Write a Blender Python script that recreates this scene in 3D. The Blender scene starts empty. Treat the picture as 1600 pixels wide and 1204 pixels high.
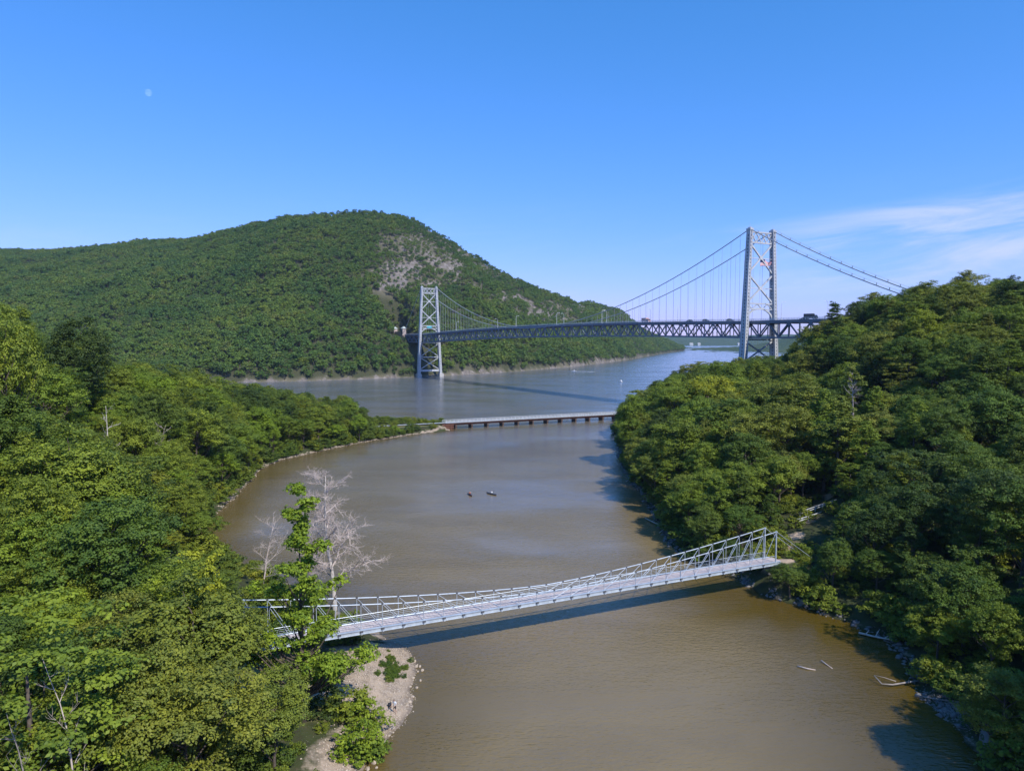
import bpy, math, random
import numpy as np
from mathutils import Vector, Matrix

# ------------------------------------------------------------------ camera, sky, sun, exposure
SC = bpy.context.scene
COL = SC.collection
F_PX, PITCH, ROLL, CAM_H = 1109.5, 0.0641, 0.0, 43.8      # focal length in pixels of a 1600x1204 frame
SUN_AZ, SUN_EL = math.radians(140.0), math.radians(47.0)   # clockwise from +Y

cam_d = bpy.data.cameras.new('camera'); cam = bpy.data.objects.new('camera', cam_d); COL.objects.link(cam)
cam_d.sensor_fit = 'HORIZONTAL'; cam_d.sensor_width = 36.0; cam_d.lens = 36.0 * F_PX / 1600.0
cam_d.clip_start = 1.0; cam_d.clip_end = 60000.0
cam.location = (0, 0, CAM_H); cam.rotation_euler = (math.pi / 2 - PITCH, 0, 0)
SC.camera = cam

world = bpy.data.worlds.new('World'); SC.world = world; world.use_nodes = True
wn, wl = world.node_tree.nodes, world.node_tree.links
wn.clear()
w_out = wn.new('ShaderNodeOutputWorld'); w_bg = wn.new('ShaderNodeBackground'); w_sky = wn.new('ShaderNodeTexSky')
w_sky.sky_type = 'NISHITA'; w_sky.sun_disc = False
w_sky.sun_elevation = SUN_EL; w_sky.sun_rotation = SUN_AZ
w_sky.altitude = 0; w_sky.air_density = 1.0; w_sky.dust_density = 0.1; w_sky.ozone_density = 3.0
w_bg.inputs['Strength'].default_value = 0.135
# thin cirrus low in the sky
tc = wn.new('ShaderNodeTexCoord'); sep = wn.new('ShaderNodeSeparateXYZ'); wl.new(tc.outputs['Generated'], sep.inputs[0])
def wmath(op, a, b=None, c=None, clamp=False):
    n = wn.new('ShaderNodeMath'); n.operation = op; n.use_clamp = clamp
    for i, v in enumerate((a, b, c)):
        if v is None: continue
        if isinstance(v, (int, float)): n.inputs[i].default_value = v
        else: wl.new(v, n.inputs[i])
    return n.outputs[0]
az = wmath('ARCTAN2', sep.outputs['X'], sep.outputs['Y'])
el = wmath('ARCSINE', sep.outputs['Z'])
elt = wmath('SUBTRACT', el, wmath('MULTIPLY', az, 0.10))
comb = wn.new('ShaderNodeCombineXYZ'); wl.new(wmath('MULTIPLY', az, 5.0), comb.inputs[0]); wl.new(wmath('MULTIPLY', elt, 34.0), comb.inputs[1])
cn = wn.new('ShaderNodeTexNoise'); cn.inputs['Scale'].default_value = 1.0; cn.inputs['Detail'].default_value = 7; cn.inputs['Roughness'].default_value = 0.6
cn.inputs['Distortion'].default_value = 0.6
comb2 = wn.new('ShaderNodeVectorMath'); comb2.operation = 'ADD'; comb2.inputs[1].default_value = (3.1, 1.7, 0.4)
wl.new(comb.outputs[0], comb2.inputs[0]); wl.new(comb2.outputs[0], cn.inputs['Vector'])
def smooth(v, lo, hi):
    n = wn.new('ShaderNodeMapRange'); n.interpolation_type = 'SMOOTHSTEP'
    n.inputs['From Min'].default_value = lo; n.inputs['From Max'].default_value = hi
    wl.new(v, n.inputs['Value']); return n.outputs[0]
band = wmath('MULTIPLY', smooth(elt, -0.01, 0.045), wmath('SUBTRACT', 1.0, smooth(elt, 0.100, 0.124)))
bank = smooth(az, 0.22, 0.5)                                # a bank of cirrus that lies to the south
dens = wmath('MULTIPLY', wmath('MULTIPLY', smooth(cn.outputs['Fac'], 0.28, 0.68), band), bank)
thin = wmath('MULTIPLY', wmath('MULTIPLY', smooth(cn.outputs['Fac'], 0.50, 0.75), wmath('SUBTRACT', 1.0, smooth(el, 0.05, 0.22))), 0.16)
dens = wmath('ADD', wmath('MULTIPLY', dens, 0.62), thin, clamp=True)
cmix = wn.new('ShaderNodeMix'); cmix.data_type = 'RGBA'
sr = wn.new('ShaderNodeSeparateColor'); scb = wn.new('ShaderNodeCombineColor'); wl.new(w_sky.outputs[0], sr.inputs[0])
for i_, (g_, p_, k_) in enumerate(((0.50, 1.3, 1.9), (0.97, 0.72, 0.76), (1.50, 0.85, 1.07))):              # clear deep blue air
    wl.new(wmath('MULTIPLY', wmath('POWER', wmath('MULTIPLY', sr.outputs[i_], 0.135 * g_), p_), k_ / 0.135), scb.inputs[i_])
wl.new(dens, cmix.inputs['Factor']); wl.new(scb.outputs[0], cmix.inputs['A']); cmix.inputs['B'].default_value = (5.6, 6.0, 6.6, 1)
wl.new(cmix.outputs['Result'], w_bg.inputs['Color']); wl.new(w_bg.outputs[0], w_out.inputs['Surface'])

sun_d = bpy.data.lights.new('sun', 'SUN'); sun_d.energy = 5.0; sun_d.angle = math.radians(0.53); sun_d.color = (1.0, 0.955, 0.88)
sun = bpy.data.objects.new('sun', sun_d); COL.objects.link(sun)
SUN_DIR = Vector((math.sin(SUN_AZ) * math.cos(SUN_EL), math.cos(SUN_AZ) * math.cos(SUN_EL), math.sin(SUN_EL)))
sun.rotation_euler = SUN_DIR.to_track_quat('Z', 'Y').to_euler()
sun.location = (60, -60, 200)

SC.view_settings.view_transform = 'Standard'; SC.view_settings.look = 'None'
SC.view_settings.gamma = 1.0; SC.view_settings.use_curve_mapping = False
SC.view_settings.exposure = 0.0
SC.render.engine = 'CYCLES'
SC.cycles.use_denoising = True
SC.cycles.max_bounces = 6; SC.cycles.diffuse_bounces = 2; SC.cycles.glossy_bounces = 2; SC.cycles.transmission_bounces = 3
SC.cycles.transparent_max_bounces = 8; SC.cycles.volume_bounces = 0
SC.cycles.sample_clamp_indirect = 4.0

# ------------------------------------------------------------------ helpers
RNG = np.random.default_rng(7); random.seed(7)
def ray(px, py):
    X, U = (px - 800) / F_PX, (602 - py) / F_PX
    c, s = math.cos(PITCH), math.sin(PITCH)
    return X, c + U * s, -s + U * c                          # dx, dy, dz per unit of depth
def at_z(px, py, z=0.0):
    """the point of the photograph that lies at height z"""
    dx, dy, dz = ray(px, py); t = (z - CAM_H) / dz
    return Vector((dx * t, dy * t, z))
def at_y(px, py, y):
    dx, dy, dz = ray(px, py); t = y / dy
    return Vector((dx * t, y, CAM_H + dz * t))
def to_px(x, y, z):
    c, s = math.cos(PITCH), math.sin(PITCH); z = z - CAM_H
    d = y * c - z * s; u = y * s + z * c
    return 800 + F_PX * x / d, 602 - F_PX * u / d, d

class MB:
    """collects shapes, builds ONE mesh object"""
    def __init__(s): s.v, s.f, s.m = [], [], []
    def add(s, verts, faces, mat=0):
        o = len(s.v); s.v.extend([tuple(p) for p in verts]); s.f.extend([tuple(i + o for i in f) for f in faces]); s.m.extend([mat] * len(faces)); return s
    def box(s, c, size, rz=0.0, mat=0):
        hx, hy, hz = size[0] / 2, size[1] / 2, size[2] / 2; ca, sa = math.cos(rz), math.sin(rz)
        vs = []
        for z in (-hz, hz):
            for x, y in ((-hx, -hy), (hx, -hy), (hx, hy), (-hx, hy)):
                vs.append((c[0] + x * ca - y * sa, c[1] + x * sa + y * ca, c[2] + z))
        return s.add(vs, [(3, 2, 1, 0), (4, 5, 6, 7), (0, 1, 5, 4), (1, 2, 6, 5), (2, 3, 7, 6), (3, 0, 4, 7)], mat)
    def beam(s, p, q, w, h, up=(0, 0, 1), mat=0):
        p, q = Vector(p), Vector(q); d = (q - p)
        if d.length < 1e-6: return s
        d.normalize(); up = Vector(up)
        if abs(d.dot(up)) > 0.98: up = Vector((1, 0, 0))
        a = d.cross(up).normalized() * (w / 2); b = a.cross(d).normalized() * (h / 2)
        vs = [p - a - b, p + a - b, p + a + b, p - a + b, q - a - b, q + a - b, q + a + b, q - a + b]
        return s.add(vs, [(3, 2, 1, 0), (4, 5, 6, 7), (0, 1, 5, 4), (1, 2, 6, 5), (2, 3, 7, 6), (3, 0, 4, 7)], mat)
    def tube(s, pts, radii, n=6, cap=True, mat=0):
        pts = [Vector(p) for p in pts]; m = len(pts)
        if not hasattr(radii, '__len__'): radii = [radii] * m
        vs, fs = [], []; prev = None
        for i, p in enumerate(pts):
            d = (pts[min(i + 1, m - 1)] - pts[max(i - 1, 0)])
            d = d.normalized() if d.length > 1e-9 else Vector((0, 0, 1))
            if prev is None:
                a = d.cross(Vector((0, 0, 1)) if abs(d.z) < 0.9 else Vector((1, 0, 0))).normalized()
            else:
                a = prev - d * prev.dot(d)
                a = a.normalized() if a.length > 1e-6 else d.orthogonal().normalized()
            prev = a; b = d.cross(a)
            for k in range(n):
                t = 2 * math.pi * k / n
                vs.append(p + (a * math.cos(t) + b * math.sin(t)) * radii[i])
        for i in range(m - 1):
            for k in range(n):
                fs.append((i * n + k, i * n + (k + 1) % n, (i + 1) * n + (k + 1) % n, (i + 1) * n + k))
        if cap: fs += [tuple(range(n - 1, -1, -1)), tuple((m - 1) * n + k for k in range(n))]
        return s.add(vs, fs, mat)
    def mesh(s, name, mats, smooth=False):
        me = bpy.data.meshes.new(name); me.from_pydata(s.v, [], s.f)
        for m in (mats if isinstance(mats, (list, tuple)) else [mats]): me.materials.append(m)
        if any(s.m): me.polygons.foreach_set('material_index', s.m)
        if smooth: me.polygons.foreach_set('use_smooth', [True] * len(me.polygons))
        me.update(); return me
    def build(s, name, mats, parent=None, smooth=False):
        return link(name, s.mesh(name, mats, smooth), parent)
def link(name, data, parent=None, loc=None):
    o = bpy.data.objects.new(name, data); COL.objects.link(o); o.parent = parent
    if loc is not None: o.location = loc
    return o
def tag(o, label=None, cat=None, group=None, kind=None):
    if label: o['label'] = label
    if cat: o['category'] = cat
    if group: o['group'] = group
    if kind: o['kind'] = kind
    return o
def empty(name, loc=(0, 0, 0), rz=0.0, parent=None):
    o = link(name, None, parent); o.location = loc; o.rotation_euler = (0, 0, rz); o.empty_display_size = 0.5
    return o
def np_mesh(name, verts, quads, mats, smooth=False, attrs=None):
    """fast mesh from arrays; quads (n,3) or (n,4)"""
    me = bpy.data.meshes.new(name); k = quads.shape[1]
    me.vertices.add(len(verts)); me.vertices.foreach_set('co', np.asarray(verts, np.float32).ravel())
    me.loops.add(quads.size); me.loops.foreach_set('vertex_index', quads.astype(np.int32).ravel())
    me.polygons.add(len(quads)); me.polygons.foreach_set('loop_start', np.arange(0, quads.size, k, dtype=np.int32))
    if smooth: me.polygons.foreach_set('use_smooth', np.ones(len(quads), bool))
    for m in (mats if isinstance(mats, (list, tuple)) else [mats]): me.materials.append(m)
    for nm, (dom, arr) in (attrs or {}).items():
        a = me.attributes.new(nm, 'FLOAT', dom); a.data.foreach_set('value', np.asarray(arr, np.float32))
    me.update(calc_edges=True); me.validate(); return me

def vnoise(x, y, seed=0):
    """value noise on arrays, 0..1"""
    xi, yi = np.floor(x).astype(np.int64), np.floor(y).astype(np.int64); fx, fy = x - xi, y - yi
    fx, fy = fx * fx * (3 - 2 * fx), fy * fy * (3 - 2 * fy)
    def h(a, b):
        n = (a * 374761393 + b * 668265263 + seed * 974711) & 0xFFFFFFFF
        n = ((n ^ (n >> 13)) * 1274126177) & 0xFFFFFFFF
        return ((n ^ (n >> 16)) & 0xFFFF) / 65535.0
    return (h(xi, yi) * (1 - fx) + h(xi + 1, yi) * fx) * (1 - fy) + (h(xi, yi + 1) * (1 - fx) + h(xi + 1, yi + 1) * fx) * fy
def fbm(x, y, seed=0, oct=4):
    t, a, s = 0, 0.5, 0
    for i in range(oct):
        t = t + a * vnoise(x * 2 ** i, y * 2 ** i, seed + i * 17); s += a; a *= 0.5
    return t / s
def sstep(x, lo, hi):
    t = np.clip((x - lo) / (hi - lo), 0, 1); return t * t * (3 - 2 * t)

# ------------------------------------------------------------------ materials
def mat_new(name):
    m = bpy.data.materials.new(name); m.use_nodes = True; nt = m.node_tree; nt.nodes.clear()
    out = nt.nodes.new('ShaderNodeOutputMaterial'); return m, nt, out
class N:
    """tiny node helper"""
    def __init__(s, nt): s.nt = nt
    def new(s, t, **kw):
        n = s.nt.nodes.new(t)
        for k, v in kw.items():
            if k.startswith('_'): setattr(n, k[1:], v)
            else:
                i = n.inputs[k.replace('__', ' ')]
                if hasattr(v, 'is_output') or isinstance(v, bpy.types.NodeSocket): s.nt.links.new(v, i)
                else: i.default_value = v
        return n
    def coord(s, which='Object'): return s.nt.nodes.new('ShaderNodeTexCoord').outputs[which]
    def pos(s): return s.nt.nodes.new('ShaderNodeNewGeometry').outputs['Position']
    def scale(s, v, k):
        n = s.nt.nodes.new('ShaderNodeMapping'); n.inputs['Scale'].default_value = k; s.nt.links.new(v, n.inputs['Vector']); return n.outputs[0]
    def noise(s, v, sc, detail=4, rough=0.55, dist=0.0):
        n = s.nt.nodes.new('ShaderNodeTexNoise'); n.inputs['Scale'].default_value = sc; n.inputs['Detail'].default_value = detail
        n.inputs['Roughness'].default_value = rough; n.inputs['Distortion'].default_value = dist
        if v is not None: s.nt.links.new(v, n.inputs['Vector'])
        return n.outputs['Fac']
    def ramp(s, v, *stops):
        n = s.nt.nodes.new('ShaderNodeValToRGB'); e = n.color_ramp.elements
        while len(e) < len(stops): e.new(0.5)
        for el_, (p, c) in zip(e, stops): el_.position = p; el_.color = (*c, 1)
        s.nt.links.new(v, n.inputs[0]); return n.outputs[0]
    def rng(s, v, a, b, c=0.0, d=1.0):
        n = s.nt.nodes.new('ShaderNodeMapRange'); n.inputs[1].default_value = a; n.inputs[2].default_value = b; n.inputs[3].default_value = c; n.inputs[4].default_value = d
        s.nt.links.new(v, n.inputs[0]); return n.outputs[0]
    def mix(s, f, a, b, blend='MIX'):
        n = s.nt.nodes.new('ShaderNodeMix'); n.data_type = 'RGBA'; n.blend_type = blend
        for k, v in (('Factor', f), ('A', a), ('B', b)):
            if isinstance(v, bpy.types.NodeSocket): s.nt.links.new(v, n.inputs[k])
            elif isinstance(v, (int, float)): n.inputs[k].default_value = v
            else: n.inputs[k].default_value = (*v, 1)
        return n.outputs['Result']
    def math(s, op, a, b=0.0):
        n = s.nt.nodes.new('ShaderNodeMath'); n.operation = op
        for i, v in enumerate((a, b)):
            if isinstance(v, bpy.types.NodeSocket): s.nt.links.new(v, n.inputs[i])
            else: n.inputs[i].default_value = v
        return n.outputs[0]
    def bump(s, h, strength=0.5, dist=0.05):
        n = s.nt.nodes.new('ShaderNodeBump'); n.inputs['Strength'].default_value = strength; n.inputs['Distance'].default_value = dist
        s.nt.links.new(h, n.inputs['Height']); return n.outputs[0]
    def attr(s, name):
        n = s.nt.nodes.new('ShaderNodeAttribute'); n.attribute_name = name; return n.outputs['Fac']
    def bsdf(s, color, rough=0.6, spec=0.4, metal=0.0, normal=None):
        n = s.nt.nodes.new('ShaderNodeBsdfPrincipled')
        for k, v in (('Base Color', color), ('Roughness', rough), ('Specular IOR Level', spec), ('Metallic', metal), ('Normal', normal)):
            if v is None: continue
            if isinstance(v, bpy.types.NodeSocket): s.nt.links.new(v, n.inputs[k])
            elif k == 'Base Color': n.inputs[k].default_value = (*v, 1)
            else: n.inputs[k].default_value = v
        return n.outputs[0]

def weathered(name, c1, c2, sc=0.6, rough=0.55, metal=0.0, bump=0.0, spec=0.4):
    m, nt, out = mat_new(name); n = N(nt); p = n.coord('Object')
    f = n.noise(p, sc, 5, 0.65); g = n.noise(n.scale(p, (1, 1, 0.25)), sc * 3, 3)
    c = n.mix(n.rng(f, 0.35, 0.68), c1, c2); c = n.mix(n.rng(g, 0.55, 0.8, 0, 0.35), c, tuple(x * 0.62 for x in c1))
    nt.links.new(n.bsdf(c, rough, spec, metal, n.bump(f, bump, 0.05) if bump else None), out.inputs[0]); return m

M_STEEL = weathered('bridge_grey_paint', (0.40, 0.42, 0.44), (0.52, 0.53, 0.54), 0.25, 0.5)
M_TRUSS = weathered('bridge_blue_grey_paint', (0.13, 0.155, 0.20), (0.18, 0.21, 0.26), 0.25, 0.5)
M_CABLE = weathered('cable_paint', (0.30, 0.32, 0.34), (0.42, 0.43, 0.44), 0.5, 0.5)
M_ASPH = weathered('asphalt', (0.045, 0.045, 0.048), (0.075, 0.074, 0.072), 0.4, 0.9)
M_CONC = weathered('concrete', (0.38, 0.36, 0.33), (0.50, 0.48, 0.44), 0.5, 0.85)
M_GALV = weathered('galvanised_steel', (0.40, 0.45, 0.50), (0.56, 0.62, 0.67), 0.8, 0.42, 0.25)
M_DECKB = weathered('footbridge_boards', (0.42, 0.34, 0.32), (0.56, 0.47, 0.44), 1.2, 0.8)
M_BOLT = weathered('dark_bracket', (0.05, 0.055, 0.06), (0.10, 0.10, 0.11), 2, 0.5)
M_RUST = weathered('rusty_steel', (0.13, 0.055, 0.035), (0.22, 0.10, 0.06), 0.8, 0.85)
M_TIE = weathered('trestle_timber', (0.07, 0.05, 0.042), (0.13, 0.09, 0.07), 0.8, 0.9)
M_RAILW = weathered('pale_handrail', (0.50, 0.52, 0.54), (0.66, 0.67, 0.68), 0.5, 0.6)
M_STONE = weathered('pink_grey_masonry', (0.30, 0.24, 0.21), (0.46, 0.38, 0.33), 0.5, 0.9, 0, 0.4)
M_ROOF = weathered('pale_copper_roof', (0.36, 0.42, 0.38), (0.48, 0.52, 0.47), 0.5, 0.7)
M_BARK = weathered('grey_brown_bark', (0.07, 0.055, 0.042), (0.15, 0.12, 0.095), 1.8, 0.9, 0, 0.5, 0.2)
M_DEAD = weathered('bleached_bare_wood', (0.40, 0.35, 0.30), (0.62, 0.57, 0.51), 1.2, 0.85, 0, 0.3, 0.2)
M_TWIG = weathered('pale_twigs', (0.42, 0.34, 0.29), (0.60, 0.51, 0.45), 1.2, 0.9, 0, 0, 0.2)
M_GREYW = weathered('grey_dead_wood', (0.22, 0.19, 0.17), (0.36, 0.32, 0.29), 1.2, 0.9, 0, 0.3, 0.2)
M_ROCK = weathered('grey_rock', (0.13, 0.12, 0.115), (0.23, 0.22, 0.21), 0.7, 0.9, 0, 0.6, 0.2)
M_PALEROCK = weathered('pale_stone', (0.36, 0.285, 0.205), (0.56, 0.47, 0.37), 1.5, 0.9, 0, 0.4, 0.2)
M_SIGN = weathered('cyan_sign', (0.05, 0.42, 0.48), (0.08, 0.50, 0.56), 0.5, 0.5)
M_WHITE = weathered('white_paint', (0.72, 0.72, 0.72), (0.82, 0.82, 0.81), 0.7, 0.5)
M_GLASS = weathered('dark_window', (0.02, 0.025, 0.03), (0.035, 0.04, 0.045), 0.7, 0.12)
M_TYRE = weathered('tyre_rubber', (0.02, 0.02, 0.02), (0.03, 0.03, 0.03), 0.7, 0.9)

def leaf_material(name, base, var, per_instance=False):
    m, nt, out = mat_new(name); n = N(nt); oi = nt.nodes.new('ShaderNodeObjectInfo')
    if per_instance:
        col = n.ramp(oi.outputs['Random'], *base)
    else:
        col = oi.outputs['Color']
    tint = n.attr('tint')
    if per_instance:                                          # stands of different trees across a hillside
        st = n.noise(n.pos(), 0.011 if name.endswith('hill') else 0.05, 3, 0.6)
        col = n.mix(n.rng(st, 0.36, 0.66), n.mix(1.0, col, (0.68, 0.80, 0.95), 'MULTIPLY'), n.mix(1.0, col, (1.22, 1.10, 0.95), 'MULTIPLY'))
    dark = n.mix(1.0, col, (0.64, 0.74, 0.80), 'MULTIPLY'); lite = n.mix(1.0, col, (1.72, 1.56, 0.95), 'MULTIPLY')
    c = n.mix(tint, dark, lite)
    b = n.bsdf(c, 0.55, 0.18)
    tr = nt.nodes.new('ShaderNodeBsdfTranslucent'); nt.links.new(n.mix(1.0, c, (1.25, 1.25, 0.6), 'MULTIPLY'), tr.inputs['Color'])
    mx = nt.nodes.new('ShaderNodeMixShader'); mx.inputs[0].default_value = var * 0.85
    nt.links.new(b, mx.inputs[1]); nt.links.new(tr.outputs[0], mx.inputs[2]); nt.links.new(mx.outputs[0], out.inputs[0])
    return m
M_LEAF = leaf_material('leaf', None, 0.28)
NEAR_RAMP = ((0.0, (0.100, 0.145, 0.026)), (0.25, (0.074, 0.118, 0.026)), (0.5, (0.150, 0.190, 0.028)), (0.75, (0.120, 0.168, 0.026)), (1.0, (0.190, 0.212, 0.030)))
FAR_RAMP = ((0.0, (0.084, 0.152, 0.038)), (0.3, (0.106, 0.174, 0.040)), (0.55, (0.086, 0.148, 0.044)), (0.8, (0.124, 0.186, 0.042)), (1.0, (0.130, 0.166, 0.056)))
M_LEAF_N = leaf_material('leaf_forest', NEAR_RAMP, 0.26, True)
M_LEAF_F = leaf_material('leaf_hill', FAR_RAMP, 0.2, True)

# water: muddy, with ripples
def water_material():
    m, nt, out = mat_new('muddy_water'); n = N(nt); p = n.pos()
    big = n.noise(n.scale(p, (0.012, 0.02, 1)), 1.0, 4, 0.55, 0.8)
    mid = n.noise(n.scale(p, (0.05, 0.11, 1)), 1.0, 4, 0.6, 0.5)
    c = n.ramp(big, (0.30, (0.155, 0.112, 0.052)), (0.52, (0.212, 0.154, 0.066)), (0.75, (0.190, 0.128, 0.044)))
    c = n.mix(n.rng(mid, 0.45, 0.75, 0, 0.35), c, (0.120, 0.092, 0.048))
    yy_ = n.new('ShaderNodeSeparateXYZ', Vector=p).outputs['Y']                 # less mud in the wide river; blue sky reflection is painted in too
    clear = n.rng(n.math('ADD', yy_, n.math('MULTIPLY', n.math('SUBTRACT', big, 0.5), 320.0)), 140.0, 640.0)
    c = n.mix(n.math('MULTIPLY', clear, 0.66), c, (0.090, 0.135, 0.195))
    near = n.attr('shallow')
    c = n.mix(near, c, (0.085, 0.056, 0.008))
    patch = n.rng(n.noise(n.scale(p, (0.015, 0.028, 1)), 1.0, 3, 0.5, 0.4), 0.40, 0.62, 0.35, 1.3)
    r1 = n.noise(n.scale(p, (0.55, 1.5, 1)), 1.0, 3, 0.55, 0.3)
    r2 = n.noise(n.scale(p, (1.6, 3.6, 1)), 1.0, 2, 0.5)
    r3 = n.noise(n.scale(p, (0.09, 0.28, 1)), 1.0, 3, 0.5, 0.6)
    h = n.math('ADD', n.math('MULTIPLY', n.math('ADD', n.math('MULTIPLY', r1, 0.15), n.math('MULTIPLY', r2, 0.12)), patch), n.math('MULTIPLY', r3, 0.05))
    nrm = n.bump(h, 1.0, 1.0)
    b = nt.nodes.new('ShaderNodeBsdfPrincipled'); b.inputs['Roughness'].default_value = 0.12; b.inputs['Specular IOR Level'].default_value = 1.0; b.inputs['IOR'].default_value = 1.33
    nt.links.new(c, b.inputs['Base Color']); nt.links.new(nrm, b.inputs['Normal']); nt.links.new(b.outputs[0], out.inputs[0])
    return m
M_WATER = water_material()

def ground_material():
    m, nt, out = mat_new('forest_floor'); n = N(nt); p = n.pos()
    f = n.noise(p, 0.35, 5, 0.65); g = n.noise(p, 2.2, 4, 0.7)
    c = n.ramp(f, (0.30, (0.045, 0.038, 0.024)), (0.5, (0.050, 0.062, 0.022)), (0.7, (0.075, 0.066, 0.038)))
    v = nt.nodes.new('ShaderNodeTexVoronoi'); v.inputs['Scale'].default_value = 3.2; nt.links.new(p, v.inputs['Vector'])
    peb = n.mix(n.rng(v.outputs['Distance'], 0.05, 0.5), n.mix(g, (0.62, 0.53, 0.43), (0.46, 0.38, 0.30)), (0.28, 0.22, 0.165))
    peb = n.mix(n.rng(n.noise(p, 0.5, 4), 0.42, 0.62), peb, n.mix(g, (0.40, 0.30, 0.21), (0.50, 0.40, 0.30)))
    lawn = n.mix(g, (0.13, 0.135, 0.045), (0.21, 0.185, 0.075))
    path = n.mix(g, (0.40, 0.29, 0.20), (0.50, 0.38, 0.27))
    edge = n.math('ADD', n.attr('beach'), n.math('MULTIPLY', n.math('SUBTRACT', f, 0.5), 0.9))
    c = n.mix(n.rng(n.math('ADD', n.attr('lawn'), n.math('MULTIPLY', n.math('SUBTRACT', f, 0.5), 0.7)), 0.4, 0.6), c, lawn)
    c = n.mix(n.rng(edge, 0.38, 0.58), c, peb)
    c = n.mix(n.rng(n.math('ADD', n.attr('path'), n.math('MULTIPLY', n.math('SUBTRACT', f, 0.5), 0.6)), 0.4, 0.6), c, path)
    wet = n.rng(n.new('ShaderNodeSeparateXYZ', Vector=p).outputs['Z'], -0.05, 0.22, 0.42, 1.0)
    cm = n.new('ShaderNodeCombineXYZ'); [nt.links.new(wet, cm.inputs[i]) for i in range(3)]
    c = n.mix(1.0, c, cm.outputs[0], 'MULTIPLY')
    nt.links.new(n.bsdf(c, 0.95, 0.15, 0, n.bump(n.math('ADD', g, f), 0.5, 0.25)), out.inputs[0]); return m
M_GROUND = ground_material()

def hill_material():
    m, nt, out = mat_new('rocky_hill'); n = N(nt); p = n.pos()
    f = n.noise(p, 0.03, 6, 0.7); g = n.noise(n.scale(p, (1, 1, 0.5)), 0.16, 5, 0.75)
    rock = n.ramp(g, (0.30, (0.07, 0.06, 0.052)), (0.5, (0.19, 0.165, 0.145)), (0.7, (0.32, 0.28, 0.25)))
    soil = n.mix(f, (0.040, 0.052, 0.022), (0.085, 0.080, 0.045))
    g2 = n.noise(n.scale(p, (1, 1, 1.5)), 0.07, 5, 0.7)
    soil = n.mix(n.rng(n.attr('rock'), 0.15, 0.5), soil, n.mix(f, (0.10, 0.095, 0.055), (0.19, 0.165, 0.12)))
    c = n.mix(n.rng(n.math('ADD', n.attr('rock'), n.math('MULTIPLY', n.math('SUBTRACT', g2, 0.5), 1.6)), 0.40, 0.52), soil, rock)
    nt.links.new(n.bsdf(c, 0.95, 0.15, 0, n.bump(g, 0.8, 3.0)), out.inputs[0]); return m
M_HILL = hill_material()

# ------------------------------------------------------------------ terrain
def poly_sd(P, X, Y):
    """signed distance to polygon (positive inside)"""
    P = np.asarray(P, float); d2 = np.full(X.shape, 1e18); ins = np.zeros(X.shape, bool); n = len(P)
    for i in range(n):
        ax, ay = P[i]; bx, by = P[(i + 1) % n]; ex, ey = bx - ax, by - ay
        t = np.clip(((X - ax) * ex + (Y - ay) * ey) / (ex * ex + ey * ey + 1e-12), 0, 1)
        d2 = np.minimum(d2, (X - ax - t * ex) ** 2 + (Y - ay - t * ey) ** 2)
        c = ((ay > Y) != (by > Y)) & (X < (bx - ax) * (Y - ay) / (by - ay + 1e-12) + ax); ins ^= c
    return np.where(ins, 1, -1) * np.sqrt(d2)
def shore(pts): return [tuple(at_z(*p)[:2]) for p in pts]
LEFT = shore([(548, 1235), (567, 1203), (600, 1158), (626, 1124), (638, 1085), (646, 1045), (650, 1022), (612, 1003), (560, 975), (480, 925), (400, 893), (330, 868), (298, 848), (322, 815), (357, 783),
              (385, 757), (405, 731), (440, 718), (510, 702), (570, 690), (640, 679), (700, 672), (705, 664), (640, 662), (575, 660)]) + \
    [(-100, 390), (-170, 400), (-300, 420), (-420, 300), (-420, -60), (-14, -60), (-14, 40)]
RIGHT = shore([(966, 700), (976, 735), (1000, 768), (1020, 800), (1046, 850), (1062, 868), (1110, 886), (1148, 898), (1175, 916), (1205, 932), (1262, 950), (1330, 976), (1388, 1000), (1425, 1040), (1446, 1090), (1492, 1130),
               (1528, 1178), (1550, 1225)]) + [(50, 40), (60, -60), (460, -60), (470, 300), (360, 420), (240, 470), (150, 445), (100, 420), (66, 395), (50, 345)]
CTRL_L = [(-20, 85, 1.0), (-30, 95, 1.5), (-38, 80, 2.5), (-45, 100, 3.5), (-30, 60, 2.5), (-50, 70, 7), (-62, 90, 10), (-60, 120, 6), (-75, 60, 15), (-90, 110, 18), (-80, 150, 10), (-110, 150, 22), (-140, 120, 32),
          (-120, 185, 26), (-95, 185, 13), (-150, 200, 34), (-105, 215, 17), (-90, 215, 8), (-110, 250, 12), (-95, 255, 7), (-130, 260, 15), (-150, 300, 11), (-95, 290, 4), (-75, 315, 2.5), (-60, 330, 2), (-35, 345, 1.8),
          (-200, 250, 30), (-250, 150, 46), (-200, 60, 44), (-120, 40, 30), (-50, 30, 10), (-140, 350, 6), (-250, 350, 14), (-20, 40, 2), (-300, 250, 40)]
CTRL_R = [(45, 150, 3), (60, 170, 4), (70, 130, 3.5), (76, 120, 5), (60, 90, 3.5), (75, 100, 8), (95, 150, 15), (110, 120, 18), (126, 200, 29), (90, 200, 11), (60, 220, 6), (90, 250, 11), (60, 280, 5), (54, 300, 5), (77, 330, 11),
          (114, 360, 16), (127, 350, 18), (110, 300, 17), (132, 300, 34), (141, 406, 15), (157, 290, 42), (170, 270, 45), (189, 318, 49), (180, 250, 46), (150, 230, 36), (230, 250, 54), (250, 350, 54), (200, 150, 48), (140, 90, 33),
          (120, 50, 35), (80, 50, 14), (60, 350, 6), (250, 80, 60), (220, 430, 20), (300, 250, 58)]
def idw(C, X, Y):
    num = np.zeros(X.shape); den = np.zeros(X.shape)
    for x, y, z in C:
        w = 1.0 / ((X - x) ** 2 + (Y - y) ** 2 + 60.0) ** 2; num += w * z; den += w
    return num / den
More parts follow.
